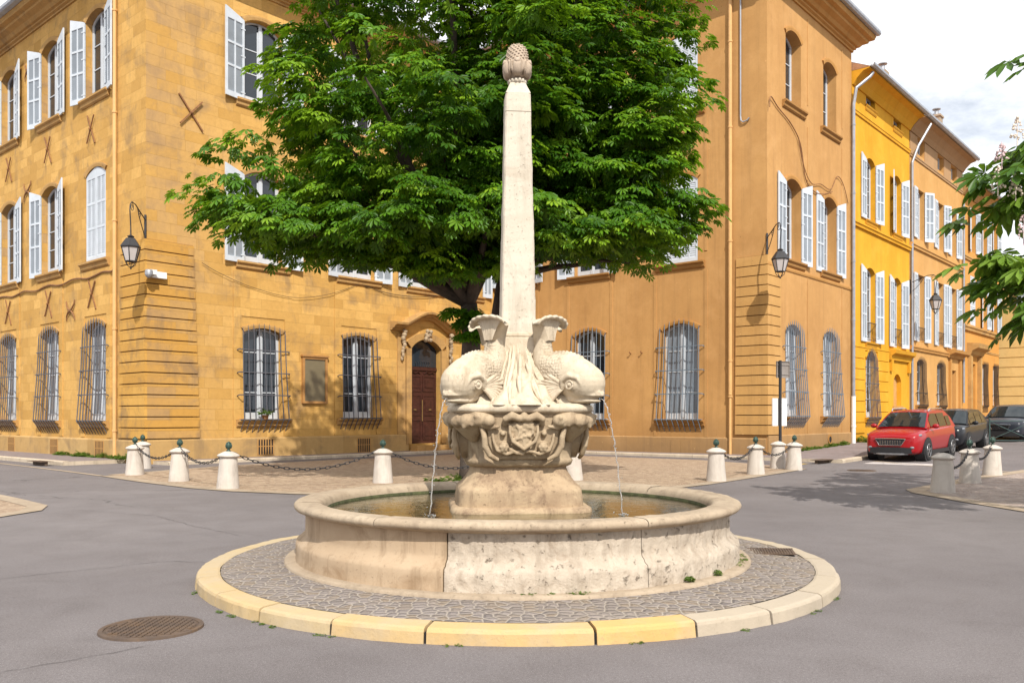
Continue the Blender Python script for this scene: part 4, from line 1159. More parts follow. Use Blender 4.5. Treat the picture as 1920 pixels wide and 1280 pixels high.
for i in range(n):
    a = 2*PI*i/n
    for r, z in prof:
        d = .012*nz((2*math.cos(a), 2*math.sin(a), 0), 2.2, 4) if r > 2.2 else 0
        v.append(((r+d)*math.cos(a), (r+d)*math.sin(a), z+.003*nz((2*math.cos(a), 2*math.sin(a), r), 4, 2)))
b.add(v, [(i*5+j, ((i+1) % n)*5+j, ((i+1) % n)*5+j+1, i*5+j+1) for i in range(n) for j in range(4)])
b.build('base_ring', MT['edge'], FT, smooth=True)
# rim in stones of unequal length
rim = [(2.0,.585),(2.015,.592),(2.03,.598),(2.055,.602),(2.08,.612),(2.094,.63),(2.094,.65),(2.08,.668),(2.055,.678),(2.02,.681),(1.90,.678),(1.86,.67),(1.835,.65),(1.82,.62),(1.81,.55),(1.80,.25)]
cuts = [0,38,71,112,150,196,238,298,330,360]
for i in range(len(cuts)-1):
    a0, a1 = cuts[i], cuts[i+1]; b = MB(); n = int((a1-a0)/1.5); k = len(rim); v = []
    rough = (a0 >= 298 or a0 < 38); dz = random.uniform(-.003, .003)
    for q in range(n+1):
        e = .05 if q in (0, n) else 0
        a = R(a0+(a1-a0)*q/n - W5 + (.06 if q == 0 else -.06 if q == n else 0))
        for r, z in rim:
            p = (2*math.cos(a), 2*math.sin(a), z+r)
            d = (.011 if rough else .003)*(nz(p, 7, 3)+.6*nz(p, 19, 6))
            ee = .006 if q in (0, n) else 0
            v.append(((r+d*(1 if r > 2.0 else .2)-ee)*math.cos(a), (r+d*(1 if r > 2.0 else .2)-ee)*math.sin(a), z+dz+(d*.5 if z > .6 else 0)-(ee if z > .6 else 0)))
    b.add(v, [(x*k+j, (x+1)*k+j, (x+1)*k+j+1, x*k+j+1) for x in range(n) for j in range(k-1)])
    b.build('rim_stone', MT['rim'], FT, smooth=True)
b = MB(); b.lathe([(1.82,.24),(1.2,.25),(.0,.26)], 48); 
m, nt, bb = newmat('mossy_basin_floor'); v = coords(nt)
n1 = noise(nt, v, 1.4, 6, .65); n2 = noise(nt, v, 9, 5, .7)
c = mix(nt, ramp(nt, n1, .35, .65), (.20,.19,.10), (.34,.29,.18)); c = mix(nt, ramp(nt, n2, .5, .75), c, (.12,.085,.04))
setc(nt, bb.inputs[0], c); bb.inputs['Roughness'].default_value = .9; MT['floor'] = m
b.build('basin_floor', MT['floor'], FT, smooth=True)
# water
m = bpy.data.materials.new('basin_water'); m.use_nodes = True; nt = m.node_tree
nt.nodes.remove(nt.nodes['Principled BSDF'])
v = coords(nt, (1,1,1)); w1 = noise(nt, v, 5.5, 3, .55, dist=.4); w2 = noise(nt, v, 17, 3, .6)
rp = N(nt, 'ShaderNodeBump', {'Strength': .2, 'Distance': .03, 'Height': mth(nt, 'ADD', w1, mth(nt, 'MULTIPLY', w2, .35))})
gl = N(nt, 'ShaderNodeBsdfGlossy', {'Roughness': .02, 'Normal': rp.outputs[0], 'Color': (1,1,1,1)})
tr = N(nt, 'ShaderNodeBsdfTransparent', {'Color': (.62,.66,.5,1)})
fr = N(nt, 'ShaderNodeFresnel', {'IOR': 1.34, 'Normal': rp.outputs[0]})
ms = N(nt, 'ShaderNodeMixShader', {0: fr.outputs[0], 1: tr.outputs[0], 2: gl.outputs[0]})
nt.links.new(ms.outputs[0], nt.nodes['Material Output'].inputs[0]); MT['water'] = m
b = MB(); b.lathe([(1.815,.578),(1.2,.578),(.6,.578),(.3,.578)], 64)
wo_ = b.build('water', MT['water'], None, smooth=True, loc=(FX, FY, 0)); struct(wo_)
# moss line
b = MB(); b.lathe([(1.808,.60),(1.802,.57)], 64); m_ = simple('moss_line', (.07,.075,.03), .9, var=.5, scale=14); b.build('moss_line', m_, FT)

# pedestal and bowl: rings of rounded squares, roughened
def ringpts(h, e, z, n=64, amp=0.0, seed=0):
    out = []
    for i in range(n):
        a = 2*PI*i/n; c, s = math.cos(a), math.sin(a)
        r = h/((abs(c)**e+abs(s)**e)**(1/e))
        if amp: r += amp*(nz((c*1.2, s*1.2, z*2), 3, seed)+.5*nz((c*1.2, s*1.2, z*2), 9, seed+1))
        out.append((r*c, r*s, z))
    return out
def ringloft(name, prof, m, n=64, amp=.006, seed=0, parent=None, sub=2):
    b = MB(); rows = []
    fin = []
    for i in range(len(prof)-1):
        (h0, e0, z0), (h1, e1, z1) = prof[i], prof[i+1]
        k = sub if abs(z1-z0) > .03 else 1
        for q in range(k): t = q/k; fin.append((h0+(h1-h0)*t, e0+(e1-e0)*t, z0+(z1-z0)*t))
    fin.append(prof[-1])
    v = []
    for h, e, z in fin: v += ringpts(h, e, z, n, amp, seed)
    f = [(i*n+k, i*n+(k+1) % n, (i+1)*n+(k+1) % n, (i+1)*n+k) for i in range(len(fin)-1) for k in range(n)]
    f.append(tuple(range((len(fin)-1)*n, len(fin)*n)))
    b.add(v, f); return b.build(name, MT[m], parent or FT, smooth=True)
ringloft('pedestal_step', [(.655,7,.22),(.655,7,.585),(.645,7,.612),(.625,7,.625),(.53,7,.635)], 'pedestal', 96, .02, 3)
ringloft('pedestal', [(.585,6,.60),(.583,6,.70),(.578,6,.775),(.56,6,.80),(.525,5,.83),(.488,4.5,.88),(.462,4,.93),(.452,4,.965),(.45,4,1.0)], 'pedestal', 96, .017, 7, sub=3)
bowl = ringloft('bowl', [(.40,4,.975),(.475,3.6,.985),(.50,3.6,1.0),(.515,3.6,1.04),(.50,3.4,1.07),(.515,3.2,1.15),(.535,3.1,1.24),(.552,3.1,1.32),(.57,3.2,1.38),(.60,3.4,1.42),(.615,3.6,1.45),(.60,3.8,1.475)], 'bowl', 96, .010, 5)
ringloft('slab', [(.58,5,1.465),(.655,5.5,1.485),(.668,6,1.50),(.672,6,1.53),(.655,6,1.552),(.62,6,1.565),(.50,6,1.57)], 'dolphin', 96, .006, 9)
def carve(o, voxel=.011, it=2):
    r_ = o.modifiers.new('remesh', 'REMESH'); r_.mode = 'VOXEL'; r_.voxel_size = voxel; r_.use_smooth_shade = True
    s_ = o.modifiers.new('smooth', 'SMOOTH'); s_.factor = .5; s_.iterations = it
    return o
# carved front of the bowl, repeated on its four sides (local: y = -out, x across)
def cartouche():
    b = MB()
    # tapering panel
    v = []
    for (z, hw, y) in ((1.475,.42,-.605),(1.40,.385,-.60),(1.30,.34,-.585),(1.20,.33,-.565),(1.12,.29,-.55),(1.06,.24,-.535)):
        v += [(-hw, y+.10, z), (-hw+.02, y-.005, z), (hw-.02, y-.005, z), (hw, y+.10, z)]
    b.add(v, [(i*4+k, i*4+(k+1) % 4, (i+1)*4+(k+1) % 4, (i+1)*4+k) for i in range(5) for k in range(4)] + [(0,1,2,3),(23,22,21,20)])
    # shield
    for (x, z, rx, rz) in ((0,1.335,.125,.075),(0,1.29,.115,.08),(0,1.24,.08,.075),(0,1.20,.04,.05),(-.06,1.365,.055,.045),(.06,1.365,.055,.045)):
        b.ball((x, -.605, z), rx, .052, rz, 14)
    for k in range(26):
        b.ball((random.uniform(-.085,.085), -.655, random.uniform(1.25,1.385)), random.uniform(.012,.024), .016, random.uniform(.012,.022), 7)
    b.tube([(-.125,-.635,1.385),(-.125,-.65,1.30),(-.10,-.65,1.225),(0,-.64,1.155),(.10,-.65,1.225),(.125,-.65,1.30),(.125,-.635,1.385)], [.012,.016,.018,.02,.018,.016,.012], 7)
    # curled crest
    b.tube([(-.17,-.62,1.37),(-.165,-.66,1.425),(-.11,-.68,1.455),(-.04,-.67,1.43),(0,-.67,1.445),(.04,-.67,1.43),(.11,-.68,1.455),(.165,-.66,1.425),(.17,-.62,1.37)], [.022,.034,.042,.034,.044,.034,.042,.034,.022], 9)
    b.ball((0,-.68,1.455), .035, .03, .035, 8)
    for sx in (-1, 1):
        b.ball((sx*.185, -.605, 1.295), .028, .035, .026, 9)
        b.ball((sx*.175, -.60, 1.175), .048, .035, .05, 12); b.ball((sx*.175, -.635, 1.175), .02, .014, .02, 8)
        for k in range(6): b.ball((sx*.175+.033*math.cos(k*PI/3), -.625, 1.175+.033*math.sin(k*PI/3)), .014, .014, .014, 6)
        # long S bands either side
        b.tube([(sx*.40,-.585,1.40),(sx*.37,-.61,1.33),(sx*.35,-.615,1.26),(sx*.345,-.60,1.18),(sx*.30,-.585,1.10),(sx*.22,-.57,1.055)], [.018,.024,.028,.030,.026,.018], 8)
        b.tube([(sx*.28,-.60,1.30),(sx*.265,-.60,1.22),(sx*.235,-.60,1.145),(sx*.15,-.60,1.11),(sx*.08,-.60,1.13)], [.012,.016,.018,.018,.014], 7)
    for k in range(14): b.ball((random.uniform(-.11,.11), -.60, random.uniform(1.10,1.165)), .026, .024, .018, 7)
    return b
cb = cartouche()
ap_ = MB()
pts = [(-.27,1.075),(-.21,1.115),(-.08,1.105),(.02,1.12),(.15,1.11),(.24,1.10),(.27,1.045),(.22,1.02),(.05,1.005),(-.1,1.015),(-.24,1.02)]
ap_.add([(x,-.565,z) for x, z in pts]+[(x*1.02,-.46,z) for x, z in pts], [tuple(range(11))]+[(i,(i+1) % 11,11+(i+1) % 11,11+i) for i in range(11)])
# shell shaped corner volutes (local x out along the diagonal)
vo = MB()
for (d, lat, z, r) in ((.735,-.15,1.415,.062),(.765,-.055,1.41,.070),(.765,.055,1.41,.070),(.735,.15,1.415,.062),(.685,-.235,1.41,.060),(.685,.235,1.41,.060)):
    vo.ball((d, lat, z), r*1.1, r*1.05, r, 12)
    for q in range(5): vo.ball((d+r*.9*random.uniform(.2,1), lat+r*random.uniform(-.8,.8), z+r*random.uniform(-.8,.6)), r*.36, n=7)
vo.tube([(.60,0,1.45),(.72,0,1.43),(.70,0,1.36),(.655,0,1.29),(.62,0,1.22)], [.12,.11,.075,.05,.02], 12, sy=2.1)
for sy in (-1, 1): vo.tube([(.72,sy*.18,1.37),(.665,sy*.235,1.345),(.60,sy*.30,1.36)], [.02,.022,.016], 7)
for k in range(4):
    if k == 0:
        c0 = carve(cb.build('cartouche', MT['bowl'], bowl), .0085, 1); a0 = carve(ap_.build('apron', MT['bowl'], bowl), .012, 2); v0 = carve(vo.build('volute', MT['bowl'], bowl), .011, 2)
        v0.rotation_euler = (0,0,R(45))
    else:
        for p in (c0, a0, v0):
            q = p.copy(); COL.objects.link(q); q.parent = bowl; q.rotation_euler = (0, 0, R(90*k) + (R(45) if p is v0 else 0))
# ---- reed covered rock under the obelisk
b = MB(); n = 120; rows = 26; v = []
for j in range(rows):
    t = j/(rows-1); z = 1.55+.60*t
    base = .50*(1-t)**1.25+.165
    for i in range(n):
        a = 2*PI*i/n
        sq = 1/((abs(math.cos(a))**3+abs(math.sin(a))**3)**(1/3))
        c, s = math.cos(a), math.sin(a)
        rd = math.sin(a*17+nz((c*2,s*2,z), 2.2, 3)*7)
        d = .045*rd*(1-.4*t)*(1 if t < .97 else .2)+.04*nz((c,s,z*1.3), 4, 8)+.02*nz((c,s,z), 11, 2)
        r = base*(.82+.18*sq)+d
        v.append((r*c, r*s, z))
b.add(v, [(j*n+i, j*n+(i+1) % n, (j+1)*n+(i+1) % n, (j+1)*n+i) for j in range(rows-1) for i in range(n)])
rock = b.build('rock_mound', MT['dolphin'], FT, smooth=True)
b = MB()
for q in range(58):
    a = 2*PI*(q+random.uniform(-.3,.3))/58
    da = random.uniform(-.25,.25); r0 = .20; zt = random.uniform(1.85,2.16)
    pts = []; rr = []
    for i in range(7):
        t = i/6; z = zt-(zt-1.56)*t
        tt = (z-1.55)/.6; base = (.50*max(0,1-tt)**1.25+.165)*.95+.022+.02*math.sin(t*6+q)
        aa = a+da*t
        pts.append((base*math.cos(aa), base*math.sin(aa), z)); rr.append(.009+.013*abs(math.sin(PI*min(1,t*1.05)))+.004*math.sin(t*9+q))
    b.tube(pts, rr, 6)
b.build('reed_stems', MT['dolphin'], rock, smooth=True)
# ---- dolphins
def dolphin():
    b = MB()
    path = [(.345,2.235,.062),(.328,2.15,.078),(.315,2.06,.10),(.335,1.97,.128),(.41,1.90,.155),(.52,1.86,.180),(.63,1.825,.196),(.72,1.79,.196),(.79,1.755,.188),(.85,1.725,.165)]
    b.tube([(r, 0, z) for r, z, _ in path], [q for *_, q in path], 26, sy=1.0, up=(0,1,0))
    b.v = [(x, y*.86, z) for x, y, z in b.v]
    b.ball((.832, 0, 1.748), .163, .150, .168, 22)
    b.ball((.80, 0, 1.66), .13, .115, .07, 16)                       # cheeks
    b.ball((.835, 0, 1.637), .165, .105, .030, 18)                   # upper lip
    b.ball((.93, 0, 1.648), .065, .07, .034, 14)
    b.ball((.80, 0, 1.587), .17, .088, .024, 16)                     # lower lip
    b.ball((.70, 0, 1.62), .12, .10, .06, 14)
    for sy in (-1, 1):
        b.ball((.745, sy*.145, 1.73), .066, .034, .060, 14)         # eye socket
        b.tube([(.655,sy*.155,1.69),(.665,sy*.172,1.77),(.74,sy*.172,1.815),(.82,sy*.150,1.79),(.85,sy*.140,1.735)], [.014,.026,.030,.024,.012], 8)   # brow
        b.tube([(.985,sy*.03,1.665),(.955,sy*.055,1.66),(.93,sy*.055,1.672)], [.008,.012,.006], 6)
        # chin tufts
        pass
    # dorsal ridge
    for k in range(9):
        t = k/8; r = .43+.33*t; z = 2.045+.012*math.sin(t*3)-.055*t*t
        b.ball((r, 0, z-.02), .030, .018, .035, 7)
    return b
def fluke():
    """a fan of flesh with shallow flutes, curling outwards at its rim"""
    b = MB(); nu, nv = 57, 18; top = []; bot = []
    for i in range(nu):
        q = -1+2*i/(nu-1)
        fl = .5+.5*math.cos(q*PI*7)
        ed = 1+.012*fl
        for j in range(nv):
            t = j/(nv-1)
            w = .050+.16*min(1,t*1.15)**1.2
            y = w*math.sin(q*1.45)*1.02
            r = .335+.115*t**2.3*(1-.25*q*q)+.02*(1-abs(q))*t
            z = 2.13+.245*math.sin(t*PI*.63)*ed-.075*q*q*t
            th = .058*(1-t)+.030+.012*fl*t
            if j == nv-1: th *= .4
            top.append((r+th, y, z+.3*th)); bot.append((r-th, y, z-.2*th))
    n = nu*nv
    b.v = top+bot
    for i in range(nu-1):
        for j in range(nv-1):
            a = i*nv+j; b.f.append((a, a+nv, a+nv+1, a+1)); b.m.append(0); b.f.append((n+a, n+a+1, n+a+nv+1, n+a+nv)); b.m.append(0)
        a = i*nv+nv-1; b.f.append((a, a+nv, n+a+nv, n+a)); b.m.append(0)
    for i in (0, nu-1):
        for j in range(nv-1):
            a = i*nv+j; b.f.append((a, a+1, n+a+1, n+a)); b.m.append(0)
    return b
def pfin(sy):
    b = MB()
    for k in range(10):
        t = k/9; th = R(48-92*t); L = .25+.05*math.sin(t*PI)+random.uniform(-.02,.025)
        P = []
        for q in (0, .25, .5, .75, 1):
            P.append((.665-L*q*math.cos(th)*(1-.10*q), sy*(.145+.10*q-.05*q*q), 1.725-.02*t+L*q*math.sin(th)*.85-.05*q*q))
        b.tube(P, [.013,.019,.021,.017,.005], 7)
    return b
def eye(sy):
    b = MB(); b.ball((.750, sy*.170, 1.73), .026, .014, .026, 14)
    b.lathe([(.024,0),(.034,.004),(.036,.010),(.030,.012)], 14); n = len(b.v)
    return b
def eyering(sy):
    b = MB(); pts = [(0.750+.037*math.cos(a), sy*.172, 1.73+.037*math.sin(a)) for a in [2*PI*i/14 for i in range(15)]]
    b.tube(pts, .0095, 6); b.ball((.750, sy*.170, 1.73), .025, .014, .022, 12); b.ball((.752, sy*.186, 1.73), .009, .005, .009, 8)
    return b
d0 = carve(dolphin().build('dolphin', MT['dolphin_skin'], FT), .0085, 2)
fluke().build('tail_fluke', MT['dolphin'], d0, smooth=True)
for sy in (-1, 1):
    pfin(sy).build('pectoral_fin', MT['dolphin'], d0, smooth=True)
    eyering(sy).build('eye', MT['dolphin'], d0, smooth=True)
d0.rotation_euler = (0, 0, R(-45))
for k in (1, 2, 3):
    q = copy_tree(d0, FT); q.rotation_euler = (0, 0, R(-45+90*k))
# ---- obelisk
b = MB()
def sq(h0, z0, h1, z1, mi=0):
    v = [(sx*h, sy*h, z) for h, z in ((h0,z0),(h1,z1)) for sx, sy in ((-1,-1),(1,-1),(1,1),(-1,1))]
    b.add(v, [(3,2,1,0),(4,5,6,7),(0,1,5,4),(1,2,6,5),(2,3,7,6),(3,0,4,7)], mi)
sq(.205,2.02,.20,2.20); sq(.19,2.202,.185,2.245); 
blk = b.build('obelisk_block', MT['dolphin'], FT)
bv = blk.modifiers.new('edge', 'BEVEL'); bv.width = .012; bv.segments = 2
b = MB()
zs = [2.245+.1*i for i in range(24)]
def chip(h, z, k): return h
hz = lambda z: .166+(.119-.166)*(z-2.245)/(4.535-2.245)
def shaft(z0, z1, name, extra=None):
    m_ = MB(); n = 12; rows = max(2, int((z1-z0)/.05)); v = []
    for j in range(rows+1):
        z = z0+(z1-z0)*j/rows; h = hz(z); ch = .014
        ring = []
        for (cx, cy) in ((-1,-1),(1,-1),(1,1),(-1,1)):
            ax, ay = (cx*(h-ch), cy*h), (cx*h, cy*(h-ch))
            ring += [ax, ay] if cx*cy < 0 else [ay, ax]
        # order round the ring
        ring.sort(key=lambda p: math.atan2(p[1], p[0]))
        for (x, y) in ring:
            d = .004*nz((x*3,y*3,z), 6, 2)+.003*nz((x*3,y*3,z), 16, 7)
            v.append((x+d*(1 if x > 0 else -1), y+d*(1 if y > 0 else -1), z))
    k = 8
    m_.add(v, [(j*k+i, j*k+(i+1) % k, (j+1)*k+(i+1) % k, (j+1)*k+i) for j in range(rows) for i in range(k)] + [tuple(range(k))[::-1], tuple(range(rows*k, rows*k+k))])
    if extra: m_.add(*extra)
    return m_.build(name, MT['obelisk'], FT)
shaft(2.245, 4.352, 'obelisk_shaft')
h = .119; t = .068
shaft(4.358, 4.535, 'obelisk_top')
b = MB(); sq(.119, 4.5352, .112, 4.55); sq(.112, 4.55, .07, 4.65); b.build('obelisk_cap', MT['obelisk'], FT)
b = MB()
b.lathe([(.066,4.645),(.078,4.655),(.084,4.668),(.075,4.682),(.06,4.69),(.062,4.70)], 20)
for k in range(14):
    a = 2*PI*k/14; b.ball((.08*math.cos(a), .08*math.sin(a), 4.672), .016, .016, .022, 7)
b.build('neck_ring', MT['obelisk'], FT, smooth=True)
b = MB()
prof = [(.058,4.70),(.082,4.715),(.098,4.75),(.104,4.80),(.106,4.86),(.104,4.91),(.096,4.96),(.080,5.0),(.052,5.025),(.02,5.034),(0,5.035)]
b.lathe(prof, 28)
for k in range(170):
    z = 4.775+.25*(k/169)**.9; a = k*2.39996
    r_ = np.interp(z, [q[1] for q in prof], [q[0] for q in prof])
    b.ball((r_*math.cos(a), r_*math.sin(a), z), .0115, .0115, .0095, 7)
cone = b.build('pine_cone', MT['cone'], FT, smooth=True)
lf_ = MB()
lf_.tube([(.085,0,4.715),(.112,0,4.75),(.118,0,4.80),(.124,0,4.835),(.138,0,4.842),(.146,0,4.825),(.14,0,4.812)], [.026,.036,.038,.032,.022,.014,.008], 8, sy=1.25, up=(1,0,0))
for sy in (-1, 1):
    lf_.tube([(.10,sy*.03,4.72),(.112,sy*.05,4.77),(.11,sy*.055,4.83),(.122,sy*.045,4.85)], [.012,.018,.018,.01], 6)
for k in range(6):
    if k == 0: l0 = lf_.build('acanthus_leaf', MT['cone'], cone, smooth=True); q = l0
    else: q = l0.copy(); COL.objects.link(q); q.parent = cone
    q.rotation_euler = (0, 0, R(25+60*k))
# ---- water jets
m = bpy.data.materials.new('falling_water'); m.use_nodes = True; nt = m.node_tree
bb = nt.nodes['Principled BSDF']; bb.inputs['Base Color'].default_value = (.9,.92,.94,1); bb.inputs['Roughness'].default_value = .15
bb.inputs['Transmission Weight'].default_value = .8; bb.inputs['IOR'].default_value = 1.33
MT['jet'] = m
def jet(name, ang, v0, label):
    a = R(ang); pts = []; rr = []; z0 = 1.605; T = math.sqrt(2*(z0-.58)/9.81)
    for i in range(34):
        t = T*i/33; r = .975+v0*t
        z = z0-4.905*t*t
        w = .0045*math.sin(i*2.4+ang)+.003*math.sin(i*5.1)
        pts.append((r*math.cos(a)+w, r*math.sin(a)-w*.6, z)); rr.append(.0036+.003*abs(math.sin(i*1.9+ang))*(1 if i > 3 else .2))
    b = MB(); b.tube(pts, rr, 6)
    for q in range(26):
        i = random.randint(12, 33); p = pts[i]
        b.ball((p[0]+random.gauss(0,.012), p[1]+random.gauss(0,.012), p[2]+random.uniform(-.02,.03)), .0055, n=5)
    for q in range(24):
        b.ball((pts[-1][0]+random.gauss(0,.03), pts[-1][1]+random.gauss(0,.03), .58+abs(random.gauss(0,.012))), random.uniform(.003,.008), n=5)
    o = b.build(name, MT['jet'], None, smooth=True, loc=(FX, FY, 0)); return tag(o, label, 'water jet')
jet('water_jet', -130, .45, 'thin stream of water falling from the mouth of the left dolphin')
jet('water_jet', -40, .50, 'thin stream of water falling from the mouth of the right dolphin')
# ================================================================== trees
def leaflets(kind):
    """one palmate chestnut leaf: verts (k,6,3) in leaf space: x out along the stalk, z up"""
    if kind == 7: A = [-112,-72,-36,0,36,72,112]; Ls = [.55,.78,.95,1,.95,.78,.55]
    else: A = [-84,-42,0,42,84]; Ls = [.7,.92,1,.92,.7]
    V = []
    for a, L in zip(A, Ls):
        c, s = math.cos(R(a)), math.sin(R(a))
        P = [(0,0),(.42*L,.085),(.74*L,.15),(1.0*L,0),(.74*L,-.15),(.42*L,-.085)]
        for (x, y) in P:
            z = -.30*(x**1.7) + (.05 if y else -.0)*(1 if abs(y) > 0 else 1)
            V.append((x*c-y*s, x*s+y*c, z))
    return np.array(V).reshape(len(A), 6, 3)
def foliage(name, leaves, mat_, parent, kind=7, fine=None):
    """leaves: (n,3) position, (n,3) outward-down axis, (n,3) up axis, (n,) size, (n,) tint"""
    P, X, Z, s, t = leaves
    X = X/np.linalg.norm(X, axis=1, keepdims=True)
    Z = Z - X*(Z*X).sum(1, keepdims=True); Z /= np.linalg.norm(Z, axis=1, keepdims=True)
    Y = np.cross(Z, X)
    L = leaflets(kind); nl = len(L)
    l = L.reshape(-1, 3)
    V = P[:,None,:] + s[:,None,None]*(l[None,:,0:1]*X[:,None,:] + l[None,:,1:2]*Y[:,None,:] + l[None,:,2:3]*Z[:,None,:])
    V += rng.normal(0, .012, V.shape)*s[:,None,None]
    V = V.reshape(-1, 3); n = len(P)*nl
    base = np.arange(n)[:,None]*6
    F = np.concatenate([base+np.array([[0,1,2,3]]), base+np.array([[0,3,4,5]])], 1).reshape(-1, 4)
    tt = np.repeat(t, nl*2) + rng.normal(0, .05, n*2)
    return np_mesh(name, V, F, mat_, parent, np.clip(tt, 0, 1))
def sprays(C, out, rad, n, size, tint, squash=.32, droop=.42):
    """umbrella shaped sprays of leaves round each centre C, leaning along out"""
    k = len(C); N_ = k*n
    c = np.repeat(C, n, 0); o = np.repeat(out, n, 0); r = np.repeat(rad, n)
    a = rng.uniform(0, 2*PI, N_); q = np.sqrt(rng.uniform(0, 1, N_))
    d = np.stack([np.cos(a), np.sin(a), np.zeros(N_)], 1)
    P = c + d*(q*r)[:,None]
    P[:,2] += r*(squash - droop*q*q) + rng.normal(0, .10, N_)*r
    P += o*(r*.25)[:,None]*rng.uniform(-.4, 1, N_)[:,None]
    X = d*(.35+q)[:,None] + o*.55 + rng.normal(0, .22, (N_,3)); X[:,2] -= .15+.5*q
    Z = np.stack([d[:,0]*.25*q, d[:,1]*.25*q, np.ones(N_)], 1) + o*.25 + rng.normal(0, .28, (N_,3))
    s = rng.uniform(.6, 1.25, N_)*size
    t = np.repeat(tint, n) + rng.normal(0, .14, N_)
    return P, X, Z, s, np.clip(t, 0, 1)
def crown_centres(n, c, rx, rz_up, rz_dn, hole=.45, seed=1, zmin=None, lobes=.16, ymul=1.0):
    g = np.random.default_rng(seed)
    out = []
    while len(out) < n:
        d = g.normal(0, 1, 3); d /= np.linalg.norm(d)
        rr = (g.uniform(hole**3, 1))**(1/3)
        lob = 1 + lobes*mn.noise(Vector(d)*2.1 + Vector((seed, 0, 3))) + lobes*.8*mn.noise(Vector(d)*4.5 + Vector((0, seed, 1)))
        p = np.array([d[0]*rx*ymul, d[1]*rx, d[2]*(rz_up if d[2] > 0 else rz_dn)])*rr*lob
        out.append((p, d, rr))
    return out
def limbs(b, base, fork, tips, r0, r1, n=9, seed=2):
    g = random.Random(seed)
    for tp in tips:
        f = Vector(fork); t = Vector(tp); mid = f.lerp(t, .5) + Vector((g.uniform(-.5,.5), g.uniform(-.5,.5), g.uniform(.0,.8)))
        pts = []; rr = []
        L = (t-f).length
        for i in range(n):
            q = i/(n-1)
            p = (1-q)**2*f + 2*q*(1-q)*mid + q*q*t
            p += Vector((g.gauss(0,.04), g.gauss(0,.04), g.gauss(0,.04)))*L*.12*(1 if 0 < i < n-1 else 0)
            pts.append(p); rr.append(r0*(1-q)**1.1 + r1)
        b.tube(pts, rr, 7)
def chestnut(x, y, label, cx, cy, cz, rx, up, dn, n, trunk_r, fork_z, per, size, seed, mat_, trunkpts=None, extra=None, kind=7, ymul=1.0, keep=None, tintbias=0.0, group=None, small=None):
    T = empty('chestnut_tree', (x, y, 0), 0, label, 'tree', group)
    cs = crown_centres(n, (cx,cy,cz), rx, up, dn, seed=seed, ymul=ymul)
    C = np.array([p for p, d, r in cs]) + np.array([cx-x, cy-y, cz]); O = np.array([d for p, d, r in cs]); rr = np.array([r for p, d, r in cs])
    if keep is not None:
        k = np.array([keep(p[0]+x, p[1]+y, p[2]) for p in C]); C, O, rr = C[k], O[k], rr[k]
    if extra is not None:
        E = np.array(extra, float); C = np.concatenate([C, E - np.array([x,y,0])]); 
        eo = E - np.array([cx,cy,cz]); eo /= np.linalg.norm(eo, axis=1, keepdims=True)
        O = np.concatenate([O, eo]); rr = np.concatenate([rr, np.ones(len(E))])
    g = np.random.default_rng(seed+5)
    tint = np.clip(.50+tintbias + g.normal(0, .30, len(C)), 0, 1)
    rad = g.uniform(.5, .95, len(C))*.8
    out = O.copy(); out[:,2] *= .4
    if small:
        E = np.array(small, float)-np.array([x,y,0]); C = np.concatenate([C, E]); out = np.concatenate([out, np.tile([[0,-.6,0]], (len(E),1))])
        rad = np.concatenate([rad, np.full(len(E), .26)]); tint = np.concatenate([tint, np.full(len(E), .35)]); rr = np.concatenate([rr, np.zeros(len(E))])
    foliage('crown', sprays(C, out, rad, per, size, tint), mat_, T, kind)
    b = MB()
    tp = trunkpts or [(0,0,-.1),(0,0,.3),(.02,.03,1.5),(-.03,.05,2.8),(0,0,fork_z)]
    k = len(tp); b.tube(tp, [trunk_r*(1.35 if i == 0 else 1.12 if i == 1 else 1-.07*i) for i in range(k)], 14)
    idx = [i for i in range(len(C)) if rr[i] > .55]
    g2 = random.Random(seed); g2.shuffle(idx)
    limbs(b, None, tp[-1], [C[i] for i in idx[:26]], trunk_r*.42, .02, seed=seed)
    b.build('trunk', MT['bark'], T, smooth=True)
    return T, C
# the big tree: its low tier reaches out to left and right as in the square
def low(lo, hi, yc, depth, z0, z1, n, seed):
    g = random.Random(seed); return [(lo+(hi-lo)*g.random(), yc+g.uniform(-depth, depth), g.uniform(z0, z1)) for _ in range(n)]
ex = (low(-6.0, -3.4, 18.2, 1.2, 5.1, 6.4, 34, 4) + low(-4.8, -1.2, 17.6, 1.6, 4.85, 5.8, 40, 5) + low(-2.4, 1.0, 17.4, 1.4, 5.0, 5.8, 34, 7) + low(-3.6, -1.7, 18.0, .8, 4.6, 5.1, 16, 18) + low(-.5, .3, 18.6, .6, 4.5, 5.0, 8, 17) + low(-2.1, -.4, 18.4, .5, 4.35, 4.95, 11, 19)
      + [(-6.35+.12*i, 18.2+.2*(i % 3), 6.05-.1*i) for i in range(5)] + [(-6.0,18.2,6.9),(-5.6,18.0,7.1),(-4.9,17.8,7.8),(-4.6,18.2,8.6),(-4.6,18,9.4),(-4.5,17.6,10.2),(-4.6,18.2,10.9)])
exs = [(-1.3,19.3,3.75),(-1.05,19.3,3.5),(-.8,19.3,3.7),(-.75,19.35,3.3),(-1.0,19.25,3.2)]
TA, _ = chestnut(-.90, 19.6, 'big leafy chestnut tree standing left of the obelisk with a low spreading branch', -1.5, 19.2, 8.4, 3.75, 7.0, 3.5, 520, .29, 3.9, 34, .19, 3, MT['leaf'],
    trunkpts=[(.05,0,-.1),(.04,0,.3),(0,.03,1.3),(-.05,.05,2.4),(-.02,.05,3.3),(-.08,.0,4.0)], extra=ex, small=exs)
